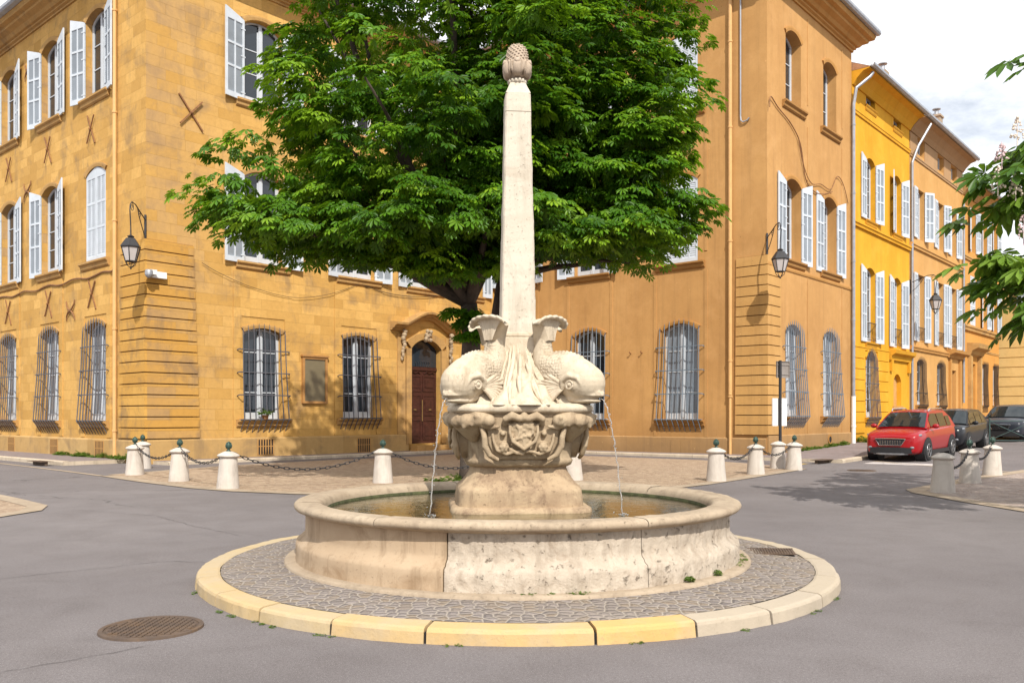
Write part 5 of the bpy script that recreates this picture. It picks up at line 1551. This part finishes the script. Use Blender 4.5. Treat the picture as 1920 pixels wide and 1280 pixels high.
ex = (low(1.9, 3.7, 18.9, 1.3, 5.0, 6.2, 30, 8) + low(.2, 2.8, 18.3, 1.2, 4.8, 5.7, 30, 9) + low(2.0, 3.5, 18.6, 1.2, 6.2, 8.2, 24, 10)
      + [(3.85,18.6,5.5),(3.95,18.8,5.75),(4.05,18.7,6.0),(3.7,19,7.6),(3.8,18.8,8.2),(3.7,19.0,8.9),(3.55,18.7,9.9),(3.4,18.5,10.4)])
TB, _ = chestnut(-.43, 21.2, 'second chestnut tree whose slim dark trunk stands just behind the obelisk', 1.2, 19.9, 8.6, 2.9, 6.0, 3.5, 400, .21, 4.2, 34, .19, 6, MT['leaf'],
    trunkpts=[(0,0,-.1),(0,0,.3),(.02,0,1.3),(.0,0,2.6),(.05,.0,3.8),(.2,-.1,4.8)], extra=ex)
# the nearer tree at the right edge of the view
def kp(px, py, pz):
    return True
ex = low(6.9, 8.2, 11.6, .8, 3.0, 3.75, 9, 12) + [(6.45,11.6,3.5),(6.65,11.7,4.15),(6.7,11.5,4.55),(6.9,11.5,4.35),(7.05,11.6,4.95),(7.2,11.5,5.0),(7.1,11.5,4.7),(7.5,11.5,5.6),(7.35,11.4,6.1),(7.3,11.5,3.4),(7.15,11.4,2.85),(7.3,11.7,2.6)]
TC, CC = chestnut(10.3, 12.2, 'near chestnut tree reaching in over the right edge with flower spikes', 10.9, 12.0, 5.2, 3.1, 3.6, 2.2, 110, .3, 2.4, 17, .30, 21, MT['leaf_r'], extra=ex, tintbias=.2)
bl = MB()
k = 0
for (px, py, pz) in [(6.55,11.2,5.05),(6.8,11.2,5.25),(6.35,11.2,4.75),(6.5,11.15,4.3),(6.75,11.1,3.95),(6.6,11.15,3.75),(6.3,11.2,4.4),(6.7,11.1,4.6)]:
    b = MB()
    H = random.uniform(.22,.32)
    b.tube([(0,0,-.1),(0,0,H)], [.008,.004], 5)
    for q in range(46):
        t = random.random(); r = .075*(1-t)**.8+.008; a = random.uniform(0, 2*PI)
        b.ball((r*math.cos(a), r*math.sin(a), H*t), random.uniform(.010,.02), n=5)
    k += 1
    b.build('flower_spike', MT['blossom'] if k % 3 else MT['blossom_p'], TC, loc=(px-10.3, py-12.2, pz))
# ================================================================== bollards and chains
def make_bollard(fin=True):
    r = empty('bollard', (0,0,0))
    b = MB(); b.lathe([(.225,-.05),(.222,.02),(.205,.2),(.188,.4),(.172,.6),(.168,.62)], 28)
    b.build('post', MT['bollard'], r, smooth=True)
    b = MB(); b.lathe([(.15,.605),(.175,.622),(.205,.632),(.218,.648),(.218,.665),(.20,.68),(.15,.708),(.08,.738),(.0,.752)], 28)
    b.build('cap', MT['bollard'], r, smooth=True)
    if fin:
        b = MB(); b.lathe([(.05,.735),(.05,.755),(.026,.765),(.024,.785),(.045,.80),(.058,.83),(.056,.875),(.038,.915),(.012,.938),(0,.94)], 16)
        for k in range(8): 
            a = 2*PI*k/8; b.tube([(.046*math.cos(a),.046*math.sin(a),.80),(.062*math.cos(a),.062*math.sin(a),.85),(.04*math.cos(a),.04*math.sin(a),.915)], .008, 5)
        b.build('finial', MT['finial'], r, smooth=True)
    return r
B0 = make_bollard(); B1 = make_bollard(False); used_ = set()
BOL = [
 (-9.32,21.35,1,'pale stone bollard with dark finial at the plaza\'s left tip, first of the left chain','left plaza'),
 (-10.24,23.97,1,'pale stone bollard half hidden behind the leftmost front one, closest to the stone corner pier','left plaza'),
 (-7.42,19.25,1,'pale stone bollard with green finial, second along the left chain','left plaza'),
 (-5.68,17.27,1,'pale stone bollard with dark patch, third along the left chain and nearest the road','left plaza'),
 (-2.81,18.79,1,'pale stone bollard with bright green finial standing just left behind the basin rim','left plaza'),
 (1.39,19.58,0,'pale stone bollard without finial peeping out right of the fountain pedestal','right plaza'),
 (4.55,19.25,1,'pale stone bollard below the ochre drainpipe, first of the right chain','right plaza'),
 (6.08,21.55,1,'pale stone bollard in the middle of the right chain before the grooved pier','right plaza'),
 (7.38,23.97,0,'pale stone bollard behind the right chain\'s end, in front of the sign pole','right plaza'),
 (7.60,23.30,1,'pale stone bollard with green finial at the right tip of the plaza','right plaza'),
 (8.19,16.43,0,'greyish stone bollard without finial, nearest on the right hand cobbles','far right'),
 (9.96,18.79,1,'greyish shaded stone bollard between two others on the right hand cobbles','far right'),
 (11.76,21.16,1,'sunlit stone bollard farthest back on the right hand cobbles','far right')]
for x, y, f, lab, gname in BOL:
    p = B0 if f else B1
    r = copy_tree(p) if id(p) in used_ else p
    used_.add(id(p)); r.location = (x, y, rise(x, y)+.008); r.rotation_euler = (R(random.gauss(0,.8)), R(random.gauss(0,.8)), random.uniform(0, 6))
    tag(r, lab, 'bollard', 'stone bollards round the fountain crossing')
def link_mb():
    b = MB(); pts = []
    for i in range(13):
        a = 2*PI*i/12; pts.append((.058*math.cos(a)+(.012 if math.cos(a) > 0 else -.012), .026*math.sin(a), 0))
    b.tube(pts, .0085, 5, cap=False); return b
LK = link_mb()
def chain(a, b_, sag, label):
    a = Vector(a); c = Vector(b_); m = MB(); P = []
    for i in range(121):
        t = i/120; p = a.lerp(c, t); p.z -= sag*4*t*(1-t); P.append(p)
    d = 0; nxt = .05; k = 0
    for i in range(120):
        s = (P[i+1]-P[i]).length
        while d + s >= nxt:
            p = P[i].lerp(P[i+1], (nxt-d)/s); t = (P[i+1]-P[i]).normalized()
            q = t.to_track_quat('X', 'Z').to_matrix().to_4x4() @ Matrix.Rotation(R(90) if k % 2 else R(12), 4, 'X')
            m.add([p - a + (q @ Vector(v)) for v in LK.v], LK.f); nxt += .108; k += 1
        d += s
    o = m.build('chain', MT['black'], loc=a); return tag(o, label, 'chain', 'chains between the bollards')
def top(i, dz=.765):
    x, y = BOL[i][0], BOL[i][1]; return Vector((x, y, rise(x, y)+dz))
chain(top(0), top(2), .30, 'black iron chain sagging between the left tip bollard and the second one')
chain(top(2), top(3), .30, 'black iron chain sagging between the second and third left bollards')
chain(top(3), top(4), .42, 'long black iron chain hanging from the third left bollard to the one beside the basin')
chain(top(4), Vector((.1,19.2,.75)), .45, 'black iron chain running behind the fountain pedestal from the bollard beside the basin')
chain(top(6), top(7), .32, 'black iron chain hanging in front of the right mansion\'s corner plinth')
chain(top(7), top(9), .32, 'black iron chain ending at the right tip bollard of the plaza')
chain(top(10, .60), top(11), .26, 'black iron chain from the greyish near right bollard to the one behind it')
chain(top(11), top(12), .30, 'black iron chain between the two farther right hand bollards')

# ================================================================== lanterns
def lantern(name, P, z, arm, direction, plate_z, label, style='scroll'):
    """wall lantern: P foot of the bracket on the wall, arm length along direction"""
    r = empty(name, (P[0], P[1], 0), 0, label, 'wall lantern')
    d = Vector((direction[0], direction[1], 0)).normalized(); X = lambda s, zz: (d.x*s, d.y*s, zz)
    b = MB()
    n = Vector((-d.y, d.x, 0))
    b.obox((0+d.x*.02, d.y*.02, (plate_z[0]+plate_z[1])/2), d*.02, n*.03, (0,0,(plate_z[1]-plate_z[0])/2))
    zt = plate_z[1]-.05; ztip = z+.62
    b.tube([X(.0,zt-.12), X(arm*.35,zt+.02), X(arm*.7,zt+.16), X(arm*.92,zt+.17), X(arm*1.04,zt+.06), X(arm*1.06,zt-.10), X(arm*1.0,ztip+.08), X(arm,ztip)], .017, 7)
    b.tube([X(.03,plate_z[0]+.08), X(arm*.25,zt-.38), X(arm*.45,zt-.12), X(arm*.55,zt+.08)], .013, 6)
    sp = [X(arm*.42+.10*math.cos(a)*(1-i/22), zt-.06+.10*math.sin(a)*(1-i/22)) for i, a in enumerate([k*.5 for k in range(18)])]
    b.tube(sp, .009, 5)
    sp = [X(arm*.92+.13*math.cos(a)*(1-i/26), zt+.02+.13*math.sin(a)*(1-i/26)) for i, a in enumerate([1.2+k*.5 for k in range(18)])]
    b.tube(sp, .010, 5)
    b.build('bracket', MT['black'], r)
    cx, cy = d.x*arm, d.y*arm
    def rg(h, zz, k=6): return [(cx+h*math.cos(2*PI*(i+.5)/k+.2), cy+h*math.sin(2*PI*(i+.5)/k+.2), zz) for i in range(k)]
    k = 6
    b = MB()
    prof = [(.03,.50),(.06,.48),(.10,.46),(.09,.43),(.05,.42),(.13,.40),(.20,.30),(.285,.17),(.29,.145),(.26,.14)]
    v = []
    for h, dz in prof: v += rg(h, z+dz)
    b.add(v, [(i*k+j, i*k+(j+1) % k, (i+1)*k+(j+1) % k, (i+1)*k+j) for i in range(len(prof)-1) for j in range(k)] + [tuple(range(k))])
    b.tube([(cx,cy,z+.5),(cx,cy,z+.64)], .02, 6)
    A = rg(.262, z+.14); B = rg(.155, z-.26)
    for j in range(k): b.tube([A[j], B[j]], .014, 5); b.tube([B[j], B[(j+1) % k]], .014, 5); b.tube([A[j], A[(j+1) % k]], .014, 5)
    lo = rg(.12, z-.36)
    for j in range(k): b.tube([B[j], lo[j], (cx,cy,z-.46)], .010, 5)
    b.ball((cx,cy,z-.47), .025, n=8)
    b.build('lantern_frame', MT['black'], r)
    g = MB(); a = rg(.252, z+.14); c = rg(.147, z-.25)
    for j in range(k): g.quad(a[j], a[(j+1) % k], c[(j+1) % k], c[j])
    g.build('glass', MT['lampglass'], r)
    return r
diag = (.0692, -.998)
lantern('wall_lantern', (PLx, PLy), 6.15, 1.2, diag, (6.72,7.5), 'black lantern on a scrolled bracket at the stone mansion\'s corner')
lantern('wall_lantern', (PRx, PRy), 6.45, 1.2, diag, (6.98,7.7), 'black lantern on a scrolled bracket at the plaster mansion\'s corner')
x, y = PR_(15.8, 0); lantern('wall_lantern', (x, y), 6.75, 1.15, (UY, -UX), (7.3,8.0), 'black lantern on a long arm high on the wall between the yellow and beige houses')
# security camera
def A_(s, off, z): x, y = PL_(s, off); return (x, y, z)
sc_ = empty('security_camera', A_(.1, .12, 5.7), ANG, 'white security camera with a domed head on the stone corner pier', 'security camera')
b = MB(); b.box(-.02,.46,-.09,.03,-.08,.11); b.build('housing', MT['plastic_w'], sc_)
b = MB(); b.box(-.13,.06,-.28,-.06,-.02,.12); b.build('bracket', MT['plastic_w'], sc_)
b = MB(); b.ball((-.15,-.2,-.03), .11, n=14); b.lathe([(.0,.12),(.1,.11),(.118,.05),(.118,-.04)], 14, (-.15,-.2)); b.build('dome', MT['zinc'], sc_, smooth=True)
# notice board
nbd = empty('notice_board', A_(6.11, .0, 1.9), ANG, 'empty grey notice board in a brown wooden frame beside the barred window', 'notice board')
b = MB(); b.box(-.53,-.44,-.09,0,0,1.64); b.box(.44,.53,-.09,0,0,1.64); b.box(-.44,.44,-.09,0,0,.08); b.box(-.44,.44,-.09,0,1.56,1.64); b.box(-.57,.57,-.13,0,1.641,1.70); b.build('frame', MT['wood'], nbd)
b = MB(); b.box(-.44,.44,-.05,-.01,.081,1.559); b.build('panel', MT['board'], nbd)
# plants on the sill
pp = empty('potted_plant', A_(4.0, .2, 1.345), ANG, 'small green potted plant on the sill behind the window guard', 'plant')
b = MB(); b.lathe([(.0,0),(.09,0),(.12,.15),(.11,.15),(.1,.12),(0,.12)], 14); b.build('pot', MT['rust'], pp)
def tuft(n, r, h, size, seed):
    g = np.random.default_rng(seed)
    a = g.uniform(0, 2*PI, n); q = np.sqrt(g.uniform(0,1,n))*r
    P = np.stack([q*np.cos(a), q*np.sin(a), g.uniform(.1,1,n)*h*(1-.5*q/r)], 1)
    X = np.stack([np.cos(a), np.sin(a), g.uniform(-.3,.6,n)], 1); Z = np.stack([g.normal(0,.3,n), g.normal(0,.3,n), np.ones(n)], 1)
    return P, X, Z, g.uniform(.6,1.2,n)*size, g.uniform(.1,.9,n)
L_ = tuft(60, .2, .25, .11, 3); L_[0][:,2] += .14
foliage('leaves', L_, MT['weed'], pp, 5)
def weeds(name, spots, size, label=None, kind='stuff', seed=1, n=26):
    parts = [[], [], [], [], []]
    for i, (x, y, z, r, h) in enumerate(spots):
        t = tuft(n, r, h, size, seed*50+i); t[0][:] += np.array([x, y, z])
        for k in range(5): parts[k].append(t[k])
    o = foliage(name, [np.concatenate(p) for p in parts], MT['weed'], None, 5)
    if kind: o['kind'] = kind
    if label: tag(o, label, 'weeds')
    return o
g = random.Random(3)
sp = []
for i in range(34):
    t = g.uniform(.2, 6.0); x, y = PL_(-.12-g.uniform(0,.12), -t) if False else (PLx - UY*t - UX*g.uniform(.05,.22), PLy + UX*t - UY*g.uniform(.05,.22)); sp.append((x, y, .12, g.uniform(.08,.2), g.uniform(.05,.24)))
weeds('weeds', sp, .09, 'green weeds along the foot of the stone mansion\'s left wall')
sp = []
for i in range(24):
    s = g.uniform(2.4, 7.2); x, y = PR_(s, g.uniform(.08,.2)); sp.append((x, y, rise(x,y)+.11, g.uniform(.08,.16), g.uniform(.05,.2)))
for i in range(5): x, y = PR_(g.uniform(8.4, 9.0), .2); sp.append((x, y, rise(x,y)+.11, .2, g.uniform(.2,.4)))
weeds('weeds', sp, .09, 'green weeds along the foot of the plaster mansion and yellow house', seed=2)
sp = []
for a, r in ((226,2.97),(221,2.98),(232,2.96),(236,2.97),(318,2.96),(329,2.95),(206,2.96),(244,2.97),(262,2.95),(285,2.955),(301,2.95)):
    for q in range(3): aa = R(a+g.uniform(-1.5,1.5)); sp.append((FX+(r+g.uniform(-.03,.0))*math.cos(aa), FY+(r+g.uniform(-.03,.0))*math.sin(aa), .002, .02, .012))
weeds('weeds', sp, .014, 'dry little weeds in the joint between road and island kerb', seed=3, n=9)
sp = []
for i in range(12): sp.append((-1.35+g.uniform(-.5,.9), 19.3+g.uniform(-.5,.5), .01, .12, g.uniform(.04,.2)))
weeds('weeds', sp, .07, 'green weeds in the cobbles behind the basin left of the pedestal', seed=4)
for a, lab, s in ((309.3,'small green plant with pointed leaves rooted at the basin foot, the left one of two',1.0),(320.5,'small bushy green plant rooted at the basin foot, the right one of two',1.0)):
    aa = R(a); L_ = tuft(34, .03, .06, .03, int(a))
    o = foliage('small_plant', L_, MT['weed'], None, 5); o.location = (FX+2.10*math.cos(aa), FY+2.10*math.sin(aa), .158); tag(o, lab, 'plant')
sp = []
for a in (272,276,281,283,336,340,343,345,349,352): sp.append((FX+2.10*math.cos(R(a)), FY+2.10*math.sin(R(a)), .158, .05, .012))
weeds('moss', sp, .022, 'yellow green moss along the foot of the basin wall', seed=5, n=16)

# ================================================================== cables on the walls
def cable(pts, r, m, label):
    P = [Vector(p) for p in pts]
    # smooth the polyline
    Q = []
    for i in range(len(P)-1):
        p0 = P[max(0,i-1)]; p1 = P[i]; p2 = P[i+1]; p3 = P[min(len(P)-1,i+2)]
        for k in range(6):
            t = k/6; Q.append(.5*((2*p1)+(p2-p0)*t+(2*p0-5*p1+4*p2-p3)*t*t+(3*p1-p0-3*p2+p3)*t**3))
    Q.append(P[-1]); o0 = Q[0].copy()
    b = MB(); b.tube([q-o0 for q in Q], r, 5); o = b.build('wall_cable', MT[m], loc=o0); return tag(o, label, 'cable')
cable([A_(1.8,.05,6.3), A_(2.4,.06,6.05), A_(3.6,.07,5.72), A_(5.2,.07,5.55), A_(6.8,.07,5.85), A_(8.2,.05,6.4)], .008, 'black', 'thin cable sagging across the stone front above the barred windows')
cable([A_(8.2,.05,6.35), A_(9.6,.06,6.15), A_(11.2,.06,6.2), A_(12.8,.05,6.45)], .012, 'black', 'thin cable sagging above the carved doorway')
def B_(t, off, z): return (PLx - UY*t - UX*off, PLy + UX*t - UY*off, z)
cable([B_(1.95,.06,6.08)]+[B_(2.2+.6*i,.05,6.04+.05*math.sin(i*1.7)) for i in range(24)], .03, 'rust', 'brown cable bundle running under the upper window sills of the stone side front')
def D_(s, off, z): x, y = PR_(s, off); return (x, y, z)
cable([D_(.0,.1,12.0), D_(.15,.07,12.4), D_(.8,.05,12.2), D_(1.9,.05,11.9), D_(2.7,.06,11.35), D_(3.2,.05,10.2), D_(4.0,.05,9.9+.0), D_(4.9,.06,9.98), D_(5.8,.05,10.25)], .02, 'rust', 'looping brown cable hanging between the upper windows of the plaster street front')
cable([D_(2.5,.07,11.5), D_(3.0,.07,10.6), D_(3.7,.06,10.15), D_(4.6,.06,10.3), D_(5.6,.06,10.3), D_(6.3,.06,10.95), D_(7.0,.05,10.75), D_(7.5,.05,10.1)], .016, 'rust', 'second looping cable arching over the right upper window of the plaster street front')

# ================================================================== sign post, barrier
sp_ = empty('sign_post', (8.04, 25.9, 0.0), ANG, 'dark pole carrying a grey sign seen from behind and a white panel, behind the bollards', 'sign post')
b = MB(); b.tube([(0,0,-.02),(0,0,3.12)], .045, 10); b.lathe([(.09,0),(.09,.06),(.05,.1)], 12); b.build('pole', MT['black'], sp_)
MT['signback'] = simple('grey_sign_back', (.24,.21,.19), .6, .1, var=.15, scale=4)
b = MB(); b.box(-.10,.36,.05,.07,2.60,3.10)
b.box(-.10,-.085,.02,.049,2.6,3.1); b.box(.345,.36,.02,.049,2.6,3.1); b.box(-.085,.345,.02,.049,3.085,3.1); b.box(-.085,.345,.02,.049,2.6,2.615)
b.box(-.085,.345,.03,.0495,2.98,3.01); b.box(-.085,.345,.03,.0495,2.69,2.72); s_ = b.build('sign_panel', MT['signback'], sp_); s_.rotation_euler = (0,0,-R(30))
b = MB(); b.box(-.22,.24,.05,.10,1.16,1.99); s_ = b.build('white_panel', MT['plastic_w'], sp_); s_.rotation_euler = (0,0,-R(38))
b = MB()
for x in (-.17,.19):
    for z in (1.3,1.85): b.ball((x,.047,z), .012, n=6)
b.build('screw', MT['zinc'], s_)
x, y = PR_(10.6, 5.3)
br = empty('barrier', (x, y, rise(x, y)), ANG-PI/2+.35, 'low green metal barrier with crossed rails standing before the dark parked cars', 'barrier')
MT['green'] = simple('dark_green_paint', (.04,.075,.07), .5, var=.2)
for xx in (-.75, .75):
    b = MB(); b.tube([(xx,0,-.02),(xx,0,1.0)], .03, 8); b.ball((xx,0,1.03), .045, n=8); b.build('post', MT['green'], br)
b = MB(); b.tube([(-.75,0,.95),(.75,0,.95)], .022, 7); b.tube([(-.75,0,.18),(.75,0,.18)], .018, 7); b.tube([(-.72,0,.2),(.72,0,.92)], .014, 6); b.tube([(-.72,0,.92),(.72,0,.2)], .014, 6); b.build('rail', MT['green'], br)

# ================================================================== parked cars
MT['tyre'] = simple('tyre_rubber', (.012,.012,.013), .8)
MT['rim'] = simple('alloy', (.30,.30,.31), .35, .8)
MT['chrome'] = simple('chrome', (.7,.7,.72), .15, 1.0, var=.02)
MT['carblack'] = simple('black_trim', (.012,.012,.014), .5)
MT['carglass'] = glassy('car_glass', (.012,.018,.02), .03)
MT['lampcar'] = simple('headlamp_glass', (.22,.23,.25), .1, .4, spec=.8, coat=1)
def paint(name, c): return simple(name, c, .32, .0, var=.03, coat=.5 if c[0] > .1 else .25, spec=.3)
def car(x, y, hd, pm, label, H=1.56, L=4.16, W=1.74, hood=1.0, kind='suv'):
    z0 = rise(x, y); z1 = rise(x+UX*2.6, y+UY*2.6)
    r = empty('parked_car', (x, y, z0+.012), hd, label, 'car'); r.rotation_euler = (0, -math.atan2(z1-z0, 2.6), hd)
    hw = W/2; k = L/4.16; h = hood
    stn = [(0,.70,.30,.70,.72),(.05,.83,.24,.80,.82),(.2,.93,.20,.885,.915),(.55,.985,.19,.94,.985),(1.05,1.0,.19,h*.99,h*1.02),(2.0,1.0,.19,h*1.0,h*1.0),(3.1,1.0,.20,h*1.02,h*1.02),(3.75,.975,.24,h*1.04,h*1.04),(4.06,.92,.30,h*1.02,h*1.02),(4.16,.82,.36,h*.95,h*.95)]
    b = MB(); v = []
    for (sx, f, zb, be, tp) in stn:
        w = hw*f; be *= 1; 
        half = [(w*.80,zb),(w*.95,zb+.06),(w*.985,zb+.22),(w,be*.68),(w*.985,be*.86),(w*.955,be*.96),(w*.86,be),(w*.5,tp),]
        ring = [(sx*k, -yy, z) for yy, z in half] + [(sx*k, 0, tp+.012)] + [(sx*k, yy, z) for yy, z in half[::-1]] + [(sx*k, 0, zb)]
        v += ring
    n = 18
    b.add(v, [(i*n+j, i*n+(j+1) % n, (i+1)*n+(j+1) % n, (i+1)*n+j) for i in range(len(stn)-1) for j in range(n)] + [tuple(range(n))[::-1], tuple(range((len(stn)-1)*n, len(stn)*n))])
    bo = b.build('body', pm, r, smooth=True); ss = bo.modifiers.new('s', 'SUBSURF'); ss.levels = ss.render_levels = 2
    # cabin
    prof = [(.98,h*1.0),(1.36,h+.25*(H-h)/.56*1.0),(1.80,H-.055),(2.3,H-.005),(3.0,H-.01),(3.45,H-.045),(3.82,h+.30),(4.02,h+.02)]
    def wz(z): t = (z-h)/(H-h); return hw*(.90-.24*max(0,t)**1.15)
    b = MB(); v = []
    for (px, z) in prof: v += [(px*k, -wz(z), z), (px*k, -wz(z)*.8, z+.012), (px*k, 0, z+.03), (px*k, wz(z)*.8, z+.012), (px*k, wz(z), z)]
    m_ = len(prof)
    f = [(i*5+j, i*5+j+1, (i+1)*5+j+1, (i+1)*5+j) for i in range(m_-1) for j in range(4)]
    for s in (0, 4):
        bs = len(v)
        v += [(px*k, (-1 if s == 0 else 1)*hw*.90, h*.97) for px, z in prof]
        f += [(i*5+s, (i+1)*5+s, bs+i+1, bs+i) for i in range(m_-1)]
    b.add(v, f); b.build('roof', pm, r, smooth=False)
    # glass
    def pt(px, yf, z, o=.012): return (px*k, yf, z)
    b = MB(); i0, i2 = prof[0], prof[2]
    ws = []
    for t in (0.05,.35,.68,.95):
        px = i0[0]+(i2[0]-i0[0])*t if False else None
    rows_ = [(prof[0][0]+.03, prof[0][1]+.03), (prof[1][0], prof[1][1]), (prof[2][0]-.06, prof[2][1]-.035)]
    vv = []
    for (px, z) in rows_:
        w = wz(z)*.93
        vv += [((px-.012)*k, -w, z+.012), ((px-.018)*k, -w*.75, z+.030), ((px-.02)*k, 0, z+.048), ((px-.018)*k, w*.75, z+.030), ((px-.012)*k, w, z+.012)]
    b.add(vv, [(i*5+j, i*5+j+1, (i+1)*5+j+1, (i+1)*5+j) for i in range(2) for j in range(4)]); b.build('windscreen', MT['carglass'], r, smooth=True)
    for s in (-1, 1):
        for (xa, xb) in ((1.42,2.28),(2.36,3.12),(3.2,3.62)):
            za, zb_ = min(H-.10, h+.03+(xa-1.02)*.62 if xa < 1.9 else H-.10), H-.10
            if xa > 3: zb_ = H-.20
            zt_a = min(H-.10, h+.02+(xa-.98)*.60); zt_b = zb_
            def sidept(px, z): 
                t = (z-h*.97)/(H-h*.97); y = hw*.90-(hw*.90-wz(H-.06))*max(0,t)
                return (px*k, s*(y+.012), z)
            b = MB(); pts = [sidept(xa, h+.035), sidept(xb, h+.035), sidept(xb, zt_b), sidept(max(xa, xa+.0 if zt_a >= zt_b-.01 else xa+.35), zt_b), sidept(xa, zt_a)]
            b.add(pts, [(0,1,2,3,4)]); b.build('side_window', MT['carglass'], r)
        b = MB(); b.ball((1.3*k, s*(hw+.09), h+.07), .07, .11, .075, 12); b.tube([(1.32*k,s*(hw*.9),h+.03),(1.3*k,s*(hw+.06),h+.05)], .025, 6); b.build('wing_mirror', pm, r, smooth=True)
        if kind == 'suv':
            b = MB(); b.tube([(1.85*k,s*wz(H)*.98,H-.03),(1.95*k,s*wz(H)*1.0,H+.045),(3.2*k,s*wz(H)*1.0,H+.045),(3.45*k,s*wz(H)*.98,H-.03)], .022, 6); b.build('roof_rail', MT['chrome'], r)
        b = MB()
        b.ball((.235*k, s*hw*.745, .775), .25, .085, .062, 14, rot=Matrix.Rotation(s*R(52), 3, 'Z') @ Matrix.Rotation(-R(14), 3, 'Y')); b.ball((.13*k, s*hw*.62, .775), .045, .05, .045, 10); b.build('headlight', MT['lampcar'], r, smooth=True)
        b = MB(); b.ball((.045*k, s*hw*.72, .44), .05, .075, .045, 10); b.build('fog_light', MT['lampcar'], r, smooth=True)
        # wheels and dark arches
        for ax in (.84*k, 3.38*k):
            R_ = .335 if kind == 'suv' else .315
            b = MB(); b.tube([(ax, s*(hw-.30), R_), (ax, s*(hw+.004), R_)], [R_+.07, R_+.07], 24); b.build('wheel_arch', MT['carblack'], r)
            b = MB(); b.lathe([(R_*.62,-.10),(R_*.95,-.10),(R_,-.06),(R_,.06),(R_*.95,.095),(R_*.64,.10),(R_*.62,.08)], 26); b.xf(Matrix.Translation((ax, s*(hw-.075), R_)) @ Matrix.Rotation(R(90), 4, 'X'))
            w_ = b.build('wheel', MT['tyre'], r, smooth=True)
            b = MB()
            for q in range(5):
                a = 2*PI*q/5+.3; b.obox((ax+.12*math.cos(a), s*(hw+.022), R_+.12*math.sin(a)), (.105*math.cos(a),0,.105*math.sin(a)), (-.028*math.sin(a),0,.028*math.cos(a)), (0,.006,0))
            b.tube([(ax,s*(hw+.012),R_),(ax,s*(hw+.03),R_)], [.05,.045], 12)
            pts = [(ax+R_*.61*math.cos(2*PI*i/20), s*(hw+.02), R_+R_*.61*math.sin(2*PI*i/20)) for i in range(21)]; b.tube(pts, .014, 5, cap=False)
            b.build('rim', MT['rim'], w_)
    b = MB(); gw = .46 if kind == 'suv' else .40
    b.add([(-.012,-gw,.70),(-.012,gw,.70),(-.022,gw*.72,.52),(-.022,-gw*.72,.52),(.08,-gw,.70),(.08,gw,.70),(.08,gw*.72,.52),(.08,-gw*.72,.52)], [(0,1,2,3),(0,3,7,4),(1,5,6,2),(0,4,5,1),(3,2,6,7)])
    gr_ = b.build('grille', MT['carblack'], r)
    b = MB(); b.tube([(-.02,-gw,.71),(-.025,0,.725),(-.02,gw,.71),(-.028,gw*.72,.51),(-.028,-gw*.72,.51),(-.02,-gw,.71)], .014, 6)
    if kind == 'suv':
        for i in range(9):
            for j in range(3): b.box(-.03,-.02,-.30+.075*i-.012,-.30+.075*i+.012,.555+.045*j-.008,.555+.045*j+.008)
    else:
        for j in range(3): b.box(-.032,-.018,-gw*.88+.02*j,gw*.88-.02*j,.655-.05*j,.672-.05*j)
        ring = [(-.04,.06*math.cos(2*PI*i/16),.615+.06*math.sin(2*PI*i/16)) for i in range(17)]
        b.tube(ring, .008, 5, cap=False)
    b.build('grille_trim', MT['chrome'], gr_)
    b = MB(); b.add([(.0,-hw*.70,.44),(-.03,-hw*.35,.45),(-.03,hw*.35,.45),(.0,hw*.70,.44),(.0,hw*.74,.26),(-.03,hw*.4,.23),(-.03,-hw*.4,.23),(.0,-hw*.74,.26)], [(0,1,6,7),(1,2,5,6),(2,3,4,5)]); b.build('front_bumper', MT['carblack'], r)
    if kind == 'suv':
        b = MB(); b.tube([(.03,-hw*.6,.25),(-.045,-hw*.35,.235),(-.05,0,.235),(-.045,hw*.35,.235),(.03,hw*.6,.25)], .03, 6, sy=.7); b.build('skid_plate', MT['rim'], r)
        b = MB(); 
        for s in (-1, 1): b.box(.7*k, 3.5*k, s*hw*.99-.012, s*hw*.99+.012, .20, .33)
        for s in (-1, 1):
            b2 = MB(); b2.box(1.2*k, 3.0*k, s*hw*.995-.012, s*hw*.995+.012, .20, .33); b2.build('side_cladding', MT['carblack'], r)
    return r
car(11.85, 27.05, ANG-.02, paint('red_car_paint', (.30,.004,.008)), 'glossy red crossover with silver roof rails parked facing us by the kerb')
x, y = PR_(5.5, 3.95); car(x, y, ANG, paint('black_car_paint', (.010,.011,.014)), 'black hatchback parked directly behind the red car', H=1.47, L=4.05, hood=.93, kind='hatch')
x, y = PR_(12.6, 4.5); car(x, y, ANG, paint('dark_blue_car_paint', (.022,.026,.036)), 'dark saloon with a wide chrome barred grille at the right edge, behind the barrier', H=1.48, L=4.6, W=1.8, hood=.95, kind='saloon')
